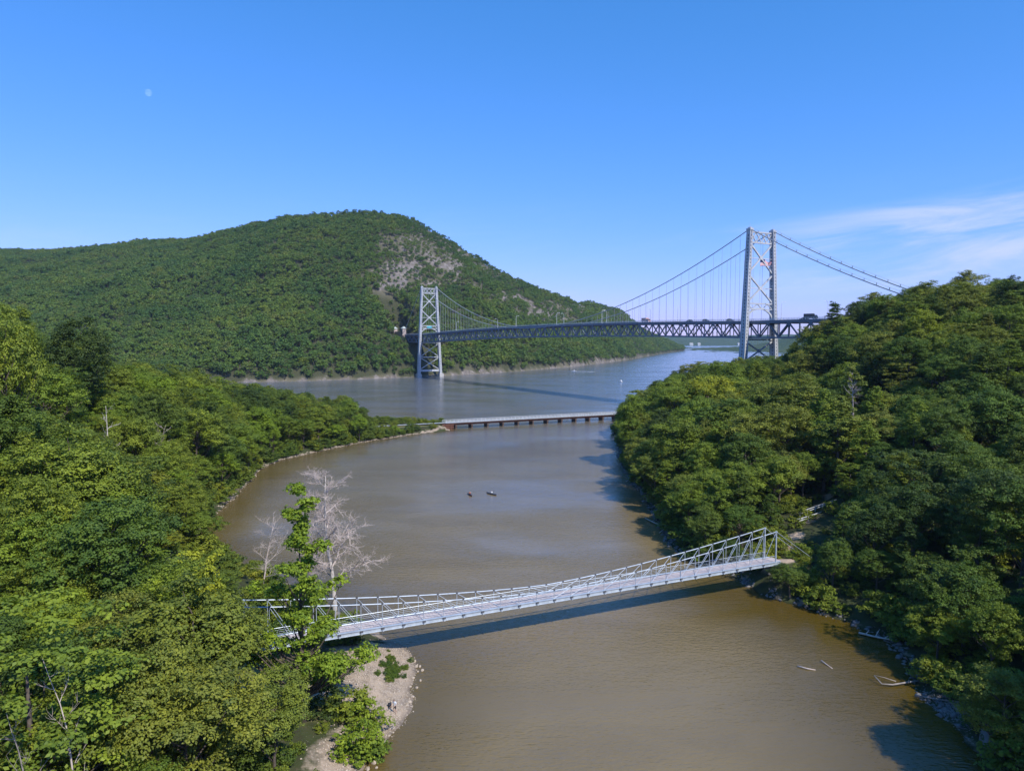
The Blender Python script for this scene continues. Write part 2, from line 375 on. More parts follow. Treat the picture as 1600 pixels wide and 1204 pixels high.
def near_height(X, Y):
    X = np.asarray(X, float); Y = np.asarray(Y, float)
    dl, dr = poly_sd(LEFT, X, Y), poly_sd(RIGHT, X, Y)
    wob = (fbm(X * 0.25, Y * 0.25, 5, 3) - 0.5) * 2.4
    def one(d, C):
        d = d + wob
        z = idw(C, X, Y) * sstep(d, 0.0, 20.0) + np.minimum(np.maximum(d, 0) * 0.22, 1.1) + (fbm(X * 0.12, Y * 0.12, 9, 4) - 0.5) * 2.2 * sstep(d, 5, 25)
        return np.where(d > 0, z, np.maximum(d * 0.16, -2.5))
    z = np.maximum(one(dl, CTRL_L), one(dr, CTRL_R))
    for lx, ly, lz, r in LANDINGS:
        k = np.exp(-(((X - lx) ** 2 + (Y - ly) ** 2) / r ** 2) ** 2) * (z > -0.2); z = z + (lz - z) * k
    return z
FB_Z = 5.0                                                    # footbridge deck level
FB_A, FB_B = at_z(1212, 880, FB_Z), at_z(384, 1017, FB_Z)     # its two ends, camera side
fb_d = (FB_A - FB_B).normalized(); fb_n = Vector((-fb_d.y, fb_d.x, 0))
LANDINGS = [tuple((FB_A + fb_d * 3.6 + fb_n * 1.3)[:2]) + (4.7, 4.2), tuple((FB_B - fb_d * 4.0 + fb_n * 1.3)[:2]) + (4.85, 5.0), (-37, 342, 2.5, 5.0), (-44, 338.5, 2.5, 5.0), (-51, 335, 2.5, 5.0), (-58, 331.5, 2.5, 5.0)]
gx = np.arange(-330, 400, 2.5); gy = np.arange(-20, 475, 2.5)
# finer rows round the beach
gx = np.unique(np.concatenate([gx, np.arange(-45, 0, 0.8)])); gy = np.unique(np.concatenate([gy, np.arange(64, 112, 0.8)]))
GX, GY = np.meshgrid(gx, gy); GZ = near_height(GX, GY)
def grid_quads(nx, ny):
    i = np.arange(nx * ny).reshape(ny, nx); return np.stack([i[:-1, :-1], i[:-1, 1:], i[1:, 1:], i[1:, :-1]], -1).reshape(-1, 4)
def blob(X, Y, pts, r):
    m = np.zeros(X.shape)
    for (x, y) in pts: m = np.maximum(m, np.exp(-((X - x) ** 2 + (Y - y) ** 2) / r ** 2))
    return m
DL, DR = poly_sd(LEFT, GX, GY), poly_sd(RIGHT, GX, GY)
beach_c = [tuple(at_z(*p)[:2]) for p in ((615, 1030), (600, 1060), (575, 1050), (560, 1080), (620, 1095), (605, 1150), (585, 1180), (570, 1195))]
beach = blob(GX, GY, beach_c, 6.0) * (DL > -3)
beach = np.maximum(beach, sstep(DL, -2, 0) * (1 - sstep(DL, 0.5, 1.8)) * 0.7)
beach = np.maximum(beach, sstep(DR, -2, 0) * (1 - sstep(DR, 0.4, 1.5)) * 0.5)
lawn = blob(GX, GY, [tuple(at_z(*p)[:2]) for p in ((440, 1105), (430, 1130), (470, 1120), (450, 1085), (410, 1070), (395, 1100))], 5.5)
lawn = np.maximum(lawn, 0.8 * blob(GX, GY, [(-35, 345), (-45, 342), (-55, 338), (-25, 347)], 7))
pathm = blob(GX, GY, [tuple(at_z(*p, 1.2)[:2]) for p in ((515, 1090), (530, 1085), (375, 1095), (540, 1092))], 2.3)
pathm = np.maximum(pathm, blob(GX, GY, [tuple(at_z(*p, 5)[:2]) for p in ((1230, 868), (1215, 872), (1225, 845), (1240, 835), (1262, 815), (1285, 797), (1300, 788))], 2.6))
terr_me = np_mesh('bank_terrain', np.stack([GX, GY, GZ], -1).reshape(-1, 3), grid_quads(len(gx), len(gy)), M_GROUND, True,
                  {'beach': ('POINT', beach.ravel()), 'lawn': ('POINT', lawn.ravel()), 'path': ('POINT', pathm.ravel())})
terr = tag(link('bank_terrain', terr_me), 'wooded banks of the brown creek with a pebble beach', None, None, 'structure')
def gz(x, y): return float(near_height(np.array([x]), np.array([y]))[0])

# river surface
wx = np.unique(np.concatenate([np.linspace(-14000, 14000, 40), np.arange(-130, 131, 4.0)])); wy = np.unique(np.concatenate([np.array([-400, -100, 0, 20.]), np.arange(40, 460, 4.0), np.linspace(480, 16000, 40)]))
WX, WY = np.meshgrid(wx, wy)
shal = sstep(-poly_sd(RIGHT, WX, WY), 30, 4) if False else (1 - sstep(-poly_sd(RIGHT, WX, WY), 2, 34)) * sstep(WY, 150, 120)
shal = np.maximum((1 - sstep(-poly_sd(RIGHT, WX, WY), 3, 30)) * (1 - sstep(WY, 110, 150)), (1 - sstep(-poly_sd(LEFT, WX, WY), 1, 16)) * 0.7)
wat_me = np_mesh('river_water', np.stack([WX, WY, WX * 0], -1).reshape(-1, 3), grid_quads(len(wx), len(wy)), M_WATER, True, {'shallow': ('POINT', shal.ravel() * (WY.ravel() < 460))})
tag(link('river_water', wat_me), 'brown rippled creek opening into the wide river', None, None, 'structure')

# far hill: control columns (photo column, shore distance, skyline distance, skyline row)
HC = np.array([(-700, 700, 1700, 402), (-350, 700, 1700, 396), (0, 715, 1620, 391), (100, 715, 1600, 389), (200, 722, 1560, 380), (300, 728, 1480, 373), (350, 733, 1420, 361), (400, 740, 1380, 351), (450, 752, 1330, 339), (500, 768, 1300, 334), (560, 792, 1290, 333), (620, 822, 1290, 335),
               (660, 845, 1300, 348), (700, 868, 1320, 368), (740, 905, 1350, 395), (780, 950, 1390, 421), (820, 1010, 1440, 443), (860, 1085, 1520, 458), (900, 1175, 1640, 470), (940, 1340, 1850, 475), (970, 1500, 2100, 485), (990, 1640, 2300, 502), (1010, 1900, 2500, 517),
               (1040, 2350, 2800, 531), (1068, 2900, 3050, 543), (1078, 3100, 3150, 560), (1400, 3300, 3400, 560)], float)
SPAN, B_AZ, B_X, B_Y = 497.4, 0.5011, 141.1, 406.4              # the suspension bridge
h_az = np.arctan((HC[:, 0] - 800) / F_PX / math.cos(PITCH))
h_z = np.array([at_y(p, q, 1000).z for p, _, _, q in HC]); h_z = CAM_H + (h_z - CAM_H) / 1000 * HC[:, 2] - 8.0
def hill_height(X, Y):
    R = Y; A = np.arctan2(X, Y)                               # depth along the view axis, bearing
    ds, dk, zk = np.interp(A, h_az, HC[:, 1]), np.interp(A, h_az, HC[:, 2]), np.interp(A, h_az, h_z)
    t = (R - ds) / (dk - ds)
    tt = np.clip(t, 0, 1)
    g = 0.62 * tt + 0.20 * np.sqrt(np.maximum(tt, 0)) + 0.18 * np.sin(tt * math.pi / 2)
    z = zk * g
    z = np.where(t > 1, zk - (t - 1) * (dk - ds) * 0.10 - np.maximum(0, t - 1.4) * (dk - ds) * 0.25, z)
    nz = (fbm(X / 130, Y / 130, 3, 4) - 0.5) * 34 + (fbm(X / 38, Y / 38, 8, 3) - 0.5) * 15
    z = z + nz * sstep(t, 0.02, 0.2) * (1 - sstep(t, 0.72, 0.95) * 0.75) * np.clip(zk / 160, 0.05, 1)
    z = np.where(t < 0, np.maximum((R - ds) * 0.3, -6), z + np.minimum(np.maximum(R - ds, 0) * 0.3, 1.5))
    bx_ = (X - B_X) * math.cos(B_AZ) + (Y - B_Y) * math.sin(B_AZ); bt_ = -(X - B_X) * math.sin(B_AZ) + (Y - B_Y) * math.cos(B_AZ)   # road cut at the far abutment
    k = (1 - sstep(np.abs(bx_ + 4), 15, 26)) * sstep(bt_, SPAN + 10, SPAN + 22) * (1 - sstep(bt_, SPAN + 124, SPAN + 150))
    return np.where(z > 47.5, z + (47.5 - z) * k, z)
hx = np.unique(np.concatenate([np.arange(-1650, 1250, 7.5)])); hy = np.concatenate([np.arange(660, 1700, 7.0), np.arange(1700, 3300, 13.0)])
HX, HY = np.meshgrid(hx, hy); HZ = hill_height(HX, HY)
def rock_mask(X, Y, Z):
    px, py, d = to_px(X, Y, Z)
    m = np.zeros(X.shape)
    for (cx, cy, rx, ry, a) in ROCKS:
        m = np.maximum(m, a * np.exp(-(((X - cx[0]) / (rx * 1.25)) ** 2 + ((Z - cx[1]) / (ry * 1.25)) ** 2)))
    m = m * 0.72
    for (bx0_, _, bz0_), brx, brz in BROAD: m = np.maximum(m, 0.39 * np.exp(-(((X - bx0_) / brx) ** 2 + ((Z - bz0_) / brz) ** 2) ** 1.5))
    return m
# outcrops: centre (x, z) on the slope and half sizes, metres
def hill_pt(px, py):
    """first point of the hill along a line of sight"""
    dx, dy, dz = ray(px, py); t = np.linspace(680, 3100, 1200) / dy
    hh = hill_height(dx * t, dy * t); k = np.argmax(hh > CAM_H + dz * t)
    return dx * t[k], dy * t[k], CAM_H + dz * t[k]
ROCKS = []
BROAD = ((hill_pt(650, 385), 85.0, 60.0), (hill_pt(730, 425), 100.0, 45.0), (hill_pt(860, 480), 130.0, 26.0), (hill_pt(620, 430), 60.0, 30.0))
for px, py, rx, ry, a in ((640, 345, 26, 10, 0.8), (600, 358, 14, 8, .6), (590, 400, 28, 14, .55), (625, 420, 30, 22, .9), (615, 445, 22, 16, 0.95), (660, 375, 22, 14, .6), (700, 415, 44, 26, .75), (670, 400, 34, 22, .65), (725, 395, 22, 20, .7), (750, 425, 24, 20, .6), (680, 445, 30, 10, .75), (800, 465, 26, 10, 1.05),
                          (850, 492, 40, 10, .95), (905, 480, 22, 12, .9), (880, 500, 40, 10, .8), (745, 573, 24, 5, .6), (890, 566, 30, 5, .5), (935, 561, 30, 6, .7), (960, 557, 34, 5, .5), (1000, 549, 50, 5, .5), (1040, 542, 60, 5, .5), (420, 380, 20, 8, .5), (700, 480, 26, 9, .5), (640, 395, 16, 12, .6), (770, 445, 18, 12, .5)):
    x, y, z = hill_pt(px, py); ROCKS.append(((x, z), None, rx, ry, a))
ROCKM = rock_mask(HX, HY, HZ)
rk = fbm(HX / 14, HY / 14, 21, 3)
HZ2 = HZ + ROCKM * (np.abs(rk - 0.5) * 30 - 3) * (HZ > 3)
hill_me = np_mesh('far_hill', np.stack([HX, HY, HZ2], -1).reshape(-1, 3), grid_quads(len(hx), len(hy)), M_HILL, False,
                  {'rock': ('POINT', np.maximum(ROCKM, (1 - sstep(HZ2, 0.6, 2.4)) * 0.6 * (HY < 3000)).ravel())})
tag(link('far_hill', hill_me), 'steep forested hill with bare rock ledges across the river', None, None, 'structure')

# distant hills down the river
def ridge_mesh(name, bx, by, nx, ny, fn, label):
    X, Y = np.meshgrid(np.linspace(*bx, nx), np.linspace(*by, ny)); Z = fn(X, Y)
    me = np_mesh(name, np.stack([X, Y, Z], -1).reshape(-1, 3), grid_quads(nx, ny), M_FARW, True); return tag(link(name, me), label, None, None, 'structure')
def farwood_material():
    m, nt, out = mat_new('distant_wood'); n = N(nt); p = n.pos()
    f = n.noise(p, 0.035, 5, 0.7); g = n.noise(p, 0.008, 4)
    c = n.mix(n.rng(f, 0.3, 0.7), (0.030, 0.060, 0.026), (0.075, 0.105, 0.036)); c = n.mix(n.rng(g, 0.55, 0.7, 0, 0.5), c, (0.11, 0.115, 0.06))
    nt.links.new(n.bsdf(c, 0.95, 0.1, 0, n.bump(f, 1.0, 14.0)), out.inputs[0]); return m
M_FARW = farwood_material()
def far1(X, Y):
    t = sstep(Y, 5400, 6600); return -4 + t * (40 + 60 * fbm(X / 900, Y / 900, 31, 4)) + (fbm(X / 60, Y / 60, 4, 3)) * 9 * t + 8 * sstep(Y, 5350, 5500)
ridge_mesh('distant_shore_terrain', (-2500, 6500), (5300, 8200), 240, 80, far1, 'low hazy wooded shore far down the river')
def far2(X, Y):
    c = np.exp(-((X - 1620) / 360.0) ** 2) * 195 + np.exp(-((X - 2700) / 600.0) ** 2) * 280
    return c * np.exp(-((Y - 3000) / 520.0) ** 2) * (0.85 + 0.3 * fbm(X / 300, Y / 300, 41, 4)) + fbm(X / 40, Y / 40, 6, 3) * 12 - 8
ridge_mesh('southern_hill', (700, 4200), (1900, 4200), 200, 120, far2, 'hazy blue wooded hill beyond the trees behind the bridge')

# ------------------------------------------------------------------ suspension bridge
BW = 9.1
TOP_Z = 105.0
def deck_z(t):
    if t <= 0: return 53.8
    if t >= SPAN: return 49.8
    s = t / SPAN; return 53.8 * (1 - s) + 49.8 * s + 3.4 * 4 * s * (1 - s)
def b_world(x, t, z):
    ca, sa = math.cos(B_AZ), math.sin(B_AZ); return Vector((B_X + x * ca - t * sa, B_Y + x * sa + t * ca, z))
def b_t(px):
    k = (px - 800) / F_PX; return (B_X - k * B_Y) / (0.480 + 0.877 * k)
bridge = tag(empty('suspension_bridge', (B_X, B_Y, 0), B_AZ), 'grey steel suspension bridge with two lattice towers crossing the wide river', 'bridge')
def leg_x(z): return BW + 4.8 * (1 - z / TOP_Z)
def build_tower(t, base):
    tw = empty('tower', (0, t, 0), 0, bridge)
    for s in (-1, 1):
        mb = MB(); zs = [base, 30, deck_z(t) - 10, deck_z(t) + 2, 80, TOP_Z]
        rings = []
        for z in zs:
            f = z / TOP_Z; hy = (4.6 * (1 - f) + 2.5 * f) / 2; hx = (2.5 * (1 - f) + 1.9 * f) / 2; cx = s * leg_x(z)
            rings += [(cx - hx, -hy, z), (cx + hx, -hy, z), (cx + hx, hy, z), (cx - hx, hy, z)]
        fs = []
        for i in range(len(zs) - 1):
            for k in range(4): fs.append((i * 4 + k, i * 4 + (k + 1) % 4, i * 4 + 4 + (k + 1) % 4, i * 4 + 4 + k))
        m = len(zs) * 4; fs += [(3, 2, 1, 0), (m - 4, m - 3, m - 2, m - 1)]
        mb.add(rings, fs)
        leg = mb.build('leg', M_STEEL, tw)
        # corner flanges and rows of openings in the plates
        fl, op = MB(), MB(); z = base + 2
        for cx, cy in ((-1, -1), (-1, 1), (1, -1), (1, 1)):
            pts = []
            for z_ in zs:
                f = z_ / TOP_Z; hy = (4.6 * (1 - f) + 2.5 * f) / 2; hx = (2.5 * (1 - f) + 1.9 * f) / 2
                pts.append((s * leg_x(z_) + cx * hx, cy * hy, z_ + 0.002 * z_))
            for a, b in zip(pts[:-1], pts[1:]): fl.beam(a, b, 0.3, 0.3)
        while z < TOP_Z - 3:
            f = z / TOP_Z; hy = (4.6 * (1 - f) + 2.5 * f) / 2; hx = (2.5 * (1 - f) + 1.9 * f) / 2; cx = s * leg_x(z + 0.6)
            for q in (-1, 1):
                op.box((cx + q * (hx + 0.01), 0, z + 0.6), (0.05, 0.62, 1.1)); op.box((cx, q * (hy + 0.01), z + 0.6), (0.5, 0.05, 1.1))
            z += 1.9
        fl.build('corner_flange', M_STEEL, tw); tag(op.build('plate_openings', M_BOLT, tw), kind='stuff')
        MB().box((s * BW, 0, TOP_Z + 0.5), (2.6, 3.2, 1.0)).box((s * BW, 0, TOP_Z + 1.3), (1.4, 2.0, 0.7)).build('cable_saddle', M_STEEL, tw)
        MB().tube([(s * BW, 0, TOP_Z + 1.5), (s * BW, 0, TOP_Z + 4.2)], [0.12, 0.05], 5).build('finial', M_STEEL, tw)
        MB().box((s * (leg_x(base) + 0.2), 0, base - 2.5), (5.2, 7.5, 6.0)).box((s * (leg_x(base) + 0.2), 0, base + 0.8), (4.2, 6.0, 0.7)).build('pier', M_CONC, tw)
    ins = lambda z: leg_x(z) - 0.9
    def strut(z, h=0.8, w=0.9, name='strut'):
        MB().beam((-ins(z), 0, z), (ins(z), 0, z), w, h).build(name, M_STEEL, tw)
    def cross(z0, z1, w=0.85):
        for s in (-1, 1):
            MB().beam((s * ins(z0), 0.02 * s, z0), (-s * ins(z1), 0.02 * s, z1), 0.8 + 0.01 * s, w).build('cross_brace', M_STEEL, tw)
        zc = z0 + (z1 - z0) * 0.52
        MB().tube([(0, -0.55, zc), (0, 0.55, zc)], 1.15, 8).build('gusset', M_STEEL, tw)
    d = deck_z(t)
    # top lattice
    strut(TOP_Z - 0.8); strut(TOP_Z - 6.6, 0.9)
    lat = 4; xs = np.linspace(-ins(TOP_Z), ins(TOP_Z), lat + 1)
    for i in range(lat):
        for a, b in ((TOP_Z - 6.4, TOP_Z - 1), (TOP_Z - 1, TOP_Z - 6.4)):
            MB().beam((xs[i], 0, a), (xs[i + 1], 0.01, b), 0.5, 0.45).build('lattice_bar', M_STEEL, tw)
    zt = TOP_Z - 7.2; zb = d + 10.5; zm = (zt + zb) / 2
    cross(zm + 0.6, zt); strut((zm + zt) / 2 + 0.25, 0.45, 0.5); cross(zb + 0.5, zm - 0.6); strut((zb + zm) / 2 + 0.2, 0.45, 0.5)
    # portal arch over the road
    strut(zb, 0.8); strut(zb - 3.2, 0.6)
    xs = np.linspace(-ins(zb), ins(zb), 6)
    for i in range(5):
        MB().beam((xs[i], 0, zb - 3.1 if i % 2 else zb - 0.2), (xs[i + 1], 0, zb - 0.2 if i % 2 else zb - 3.1), 0.5, 0.45).build('lattice_bar', M_STEEL, tw)
    R = ins(d + 5); arc = [(R * math.cos(a), 0, d + 0.5 + 7.2 * math.sin(a)) for a in np.linspace(0.06, math.pi - 0.06, 19)]
    mb = MB()
    for a, b in zip(arc[:-1], arc[1:]): mb.beam(a, b, 0.95, 0.7, up=(0, 1, 0))
    mb.build('portal_arch', M_STEEL, tw)
    for s in (-1, 1):
        for (xa, za), (xb, zb_) in (((0.93, 3.9), (1.0, 7)), ((0.80, 5.2), (1.0, 3.6))):
            MB().beam((s * R * xa, 0, d + za), (s * ins(d + zb_) * xb, 0, d + zb_), 0.4, 0.4).build('arch_brace', M_STEEL, tw)
    # bracing under the road
    zlow = base + 4.5; zh = d - 10.5
    strut(zh + 0.6, 0.9); strut(zlow, 2.2, 1.6, 'base_strut')
    if zh - zlow > 20:
        zmid = (zh + zlow) / 2; cross(zmid + 0.5, zh - 0.3, 0.7); cross(zlow + 1.2, zmid - 0.5, 0.7); strut(zmid, 1.0)
    else: cross(zlow + 1, zh - 0.3, 0.9)
    return tw
build_tower(0.0, 14.0); build_tower(SPAN, 3.0)

# deck, trusses
NP = 72; PAN = SPAN / NP; DEPTH = 9.1
T0, T1 = -9, 9                                                # extra panels on the side spans
ts = [i * PAN for i in range(T0, NP + T1 + 1)]
def strip(mb, x0, x1, zlo, zhi):
    for a, b in zip(ts[:-1], ts[1:]):
        vs = [(x0, a, deck_z(a) + zlo), (x1, a, deck_z(a) + zlo), (x1, a, deck_z(a) + zhi), (x0, a, deck_z(a) + zhi), (x0, b, deck_z(b) + zlo), (x1, b, deck_z(b) + zlo), (x1, b, deck_z(b) + zhi), (x0, b, deck_z(b) + zhi)]
        mb.add(vs, [(0, 1, 5, 4), (1, 2, 6, 5), (2, 3, 7, 6), (3, 0, 4, 7)])
    return mb
strip(MB(), -7.9, 7.9, 0.05, 0.55).build('road_deck', M_ASPH, bridge)
truss = empty('stiffening_truss', (0, 0, 0), 0, bridge)
for s in (-1, 1):
    x = s * 8.6
    strip(MB(), x - 0.45, x + 0.45, -0.9, 0.1).build('top_chord', M_TRUSS, truss)
    strip(MB(), x - 0.45, x + 0.45, -DEPTH - 0.1, -DEPTH + 0.8).build('bottom_chord', M_TRUSS, truss)
    strip(MB(), x - 0.1 - 0.6 * (s < 0), x + 0.1 + 0.6 * (s > 0), 0.14, 0.62).build('fascia', M_TRUSS, truss)
    for i in range(T0, NP + T1 + 1):
        t = i * PAN; zt, zb = deck_z(t) - 0.9, deck_z(t) - DEPTH + 0.8
        MB().beam((x, t, zb), (x, t, zt), 0.42, 0.42).build('vertical', M_TRUSS, truss)
        if i < NP + T1:
            t2 = t + PAN; zt2, zb2 = deck_z(t2) - 0.9, deck_z(t2) - DEPTH + 0.8
            if i % 2: MB().beam((x, t, zb), (x, t2, zt2), 0.6, 0.62).build('diagonal', M_TRUSS, truss)
            else: MB().beam((x, t, zt), (x, t2, zb2), 0.6, 0.62).build('diagonal', M_TRUSS, truss)
    # railing and footway
    rl = strip(strip(strip(MB(), x - 0.06, x + 0.06, 1.62, 1.74), x - 0.03, x + 0.03, 1.22, 1.28), x - 0.03, x + 0.03, 0.9, 0.96)
    for i in range(T0 * 4, (NP + T1) * 4 + 1):
        t = i * PAN / 4; rl.box((x, t, deck_z(t) + 1.12), (0.1, 0.12, 1.0))
    rl.build('railing', M_RAILW, bridge)
fb = MB()
for i in range(T0, NP + T1 + 1):
    t = i * PAN; fb.box((0, t, deck_z(t) - 0.6), (16.2, 0.5, 1.2)); fb.box((0, t, deck_z(t) - DEPTH + 0.3), (16.2, 0.4, 0.5))
    if i < NP + T1: fb.beam((-8, t, deck_z(t) - DEPTH + 0.2), (8, t + PAN, deck_z(t + PAN) - DEPTH + 0.2), 0.3, 0.3)
fb.build('floor_beams', M_TRUSS, truss)
def cable_z(t):
    s = 2 * t / SPAN - 1; return 53.9 + (TOP_Z + 0.8 - 53.9) * s * s
sus_me = MB().tube([(0, 0, 0), (0, 0, 1)], 0.075, 5).mesh('suspender', M_CABLE)
for s in (-1, 1):
    x = s * BW
    MB().tube([(x, t, cable_z(t)) for t in np.linspace(0, SPAN, 97)], 0.27, 8).build('main_cable', M_CABLE, bridge, True)
    MB().tube([(x, t, TOP_Z + 0.8 - (-t) * 0.437 - 0.0009 * (-t) * (118 + t)) for t in np.linspace(0, -125, 26)], 0.27, 8).build('back_stay_cable', M_CABLE, bridge, True)
    MB().tube([(x, SPAN + t, TOP_Z + 0.8 - t * 0.86) for t in np.linspace(0, 66, 12)], 0.27, 8).build('back_stay_cable', M_CABLE, bridge, True)
    hr = MB(); bs = lambda t: TOP_Z + 0.8 - (-t) * 0.437 - 0.0009 * (-t) * (118 + t)
    hr.tube([(x, t, bs(t) + 1.3) for t in np.linspace(0, -125, 26)], 0.05, 4)
    for t in np.arange(-6, -122, -6.5): hr.box((x, t, bs(t) + 0.6), (0.22, 0.3, 1.4))
    hr.build('hand_rope', M_CABLE, bridge)
    for i in range(1, NP):
        t = i * PAN; z0, z1 = deck_z(t), cable_z(t)
        if z1 - z0 > 1.2:
            o = link('suspender', sus_me, bridge, (x, t, z0)); o.scale = (1, 1, z1 - z0)
MB().box((0, -0.9, deck_z(SPAN) + 9.0), (6.0, 0.3, 2.0)).build('name_sign', M_SIGN, [o for o in bridge.children if o.name.startswith('tower')][-1])

# abutment with two stone toll pylons on the far side
ab = tag(empty('stone_abutment', b_world(0, SPAN + 88, 0), B_AZ), 'stone abutment with two pylons at the far end of the bridge', 'abutment')
MB().box((0, 0, 34), (21, 60, 29.5)).build('retaining_wall', M_STONE, ab)
for y in (-26, 6):
    MB().box((-9.5, y, 53.5), (4.6, 6.0, 9.0)).box((-9.5, y, 49.6), (5.6, 7, 1.2)).build('pylon', M_STONE, ab)
    mb = MB(); z = 58.0
    mb.add([(-12.4, y - 3.6, z), (-6.6, y - 3.6, z), (-6.6, y + 3.6, z), (-12.4, y + 3.6, z), (-9.5, y - 1.6, z + 2.6), (-9.5, y + 1.6, z + 2.6)], [(3, 2, 1, 0), (0, 1, 4), (1, 2, 5, 4), (2, 3, 5), (3, 0, 4, 5)])
    mb.build('pylon_roof', M_ROOF, ab)
    MB().box((-11.85, y, 53), (0.3, 2.0, 4.2)).build('pylon_door', M_GLASS, ab)
MB().box((-10.2, 0, 51.4), (1.2, 46, 5.0)).box((-10.2, 0, 54.1), (1.8, 46, 0.5)).build('parapet', M_PALEROCK, ab)
MB().box((9.8, 0, 50.2), (1.2, 58, 2.6)).build('parapet', M_PALEROCK, ab)

# flag hanging in the near tower
def flag_material():
    m, nt, out = mat_new('striped_flag'); n = N(nt); uv = n.new('ShaderNodeSeparateXYZ', Vector=n.coord('Generated'))
    st = n.math('MODULO', n.math('MULTIPLY', n.attr('v'), 6.5), 1.0); c = n.mix(n.math('GREATER_THAN', st, 0.5), (0.55, 0.05, 0.06), (0.8, 0.78, 0.76))
    can = n.math('MULTIPLY', n.math('LESS_THAN', n.attr('u'), 0.4), n.math('GREATER_THAN', n.attr('v'), 0.46)); c = n.mix(can, c, (0.03, 0.05, 0.16))
    nt.links.new(n.bsdf(c, 0.8, 0.2), out.inputs[0]); return m
nu, nv = 28, 14; U, V = np.meshgrid(np.linspace(0, 1, nu), np.linspace(0, 1, nv))
fx = -0.4 + U * 8.6; fy = np.sin(U * 9 + V * 1.5) * 0.55 * (0.2 + U); fz = 87.6 + (V - 0.5) * 4.6 * (1 - 0.35 * U) + (1 - V) * U * 1.2 + np.sin(U * 7) * 0.3 - 1.2 * U
fl = link('flag', np_mesh('flag', np.stack([fx, fy, fz], -1).reshape(-1, 3), grid_quads(nu, nv), flag_material(), True, {'u': ('POINT', U.ravel()), 'v': ('POINT', V.ravel())}))
fl.location = (B_X, B_Y, 0); fl.rotation_euler = (0, 0, B_AZ)
sm = fl.modifiers.new('thickness', 'SOLIDIFY'); sm.thickness = 0.03
tag(fl, 'red and white striped flag flying inside the nearer bridge tower', 'flag')
MB().tube([(-0.45, 0, 62), (-0.45, 0, 98)], 0.06, 5).build('flag_rope', M_CABLE, fl)

# street lamps on the bridge
lamp_pole = MB().tube([(0, 0, 0), (0, 0, 8.6), (0.5, 0, 9.6), (1.3, 0, 9.9), (2.2, 0, 9.9)], [0.16, 0.11, 0.10, 0.09, 0.08], 6).mesh('pole', M_RAILW)
lamp_head = MB().add([(2.0, -.22, 9.8), (3.1, -.18, 9.75), (3.1, .18, 9.75), (2.0, .22, 9.8), (2.1, -.15, 10.05), (2.95, -.1, 9.95), (2.95, .1, 9.95), (2.1, .15, 10.05)],
                     [(3, 2, 1, 0), (4, 5, 6, 7), (0, 1, 5, 4), (1, 2, 6, 5), (2, 3, 7, 6), (3, 0, 4, 7)]).mesh('lamp_head', M_RAILW)
lamp_base = MB().box((0, 0, 0.3), (0.5, 0.5, 0.6)).mesh('base', M_RAILW)
ORD = ['first', 'second', 'third', 'fourth', 'fifth', 'sixth', 'seventh', 'eighth', 'ninth', 'tenth', 'eleventh', 'twelfth', 'thirteenth', 'fourteenth', 'fifteenth', 'sixteenth', 'seventeenth', 'eighteenth', 'nineteenth', 'twentieth',
       'twenty-first', 'twenty-second', 'twenty-third', 'twenty-fourth', 'twenty-fifth', 'twenty-sixth', 'twenty-seventh', 'twenty-eighth', 'twenty-ninth', 'thirtieth']
lamps = sorted([(b_t(px), 1 if k % 2 else -1) for k, px in enumerate((724, 767, 818, 869, 882, 935, 953, 1002, 1072, 1149, 1234, 1276))], reverse=True)
for k, (t, s) in enumerate(lamps):
    r = empty('street_lamp', b_world(s * 7.6, t, deck_z(t) + 0.55), B_AZ + (0 if s < 0 else math.pi))
    link('pole', lamp_pole, r); link('lamp_head', lamp_head, r); link('base', lamp_base, r)
    tag(r, 'slender grey street lamp on the bridge deck, %s from the far tower' % ORD[k], 'street lamp', 'street lamps on the bridge')

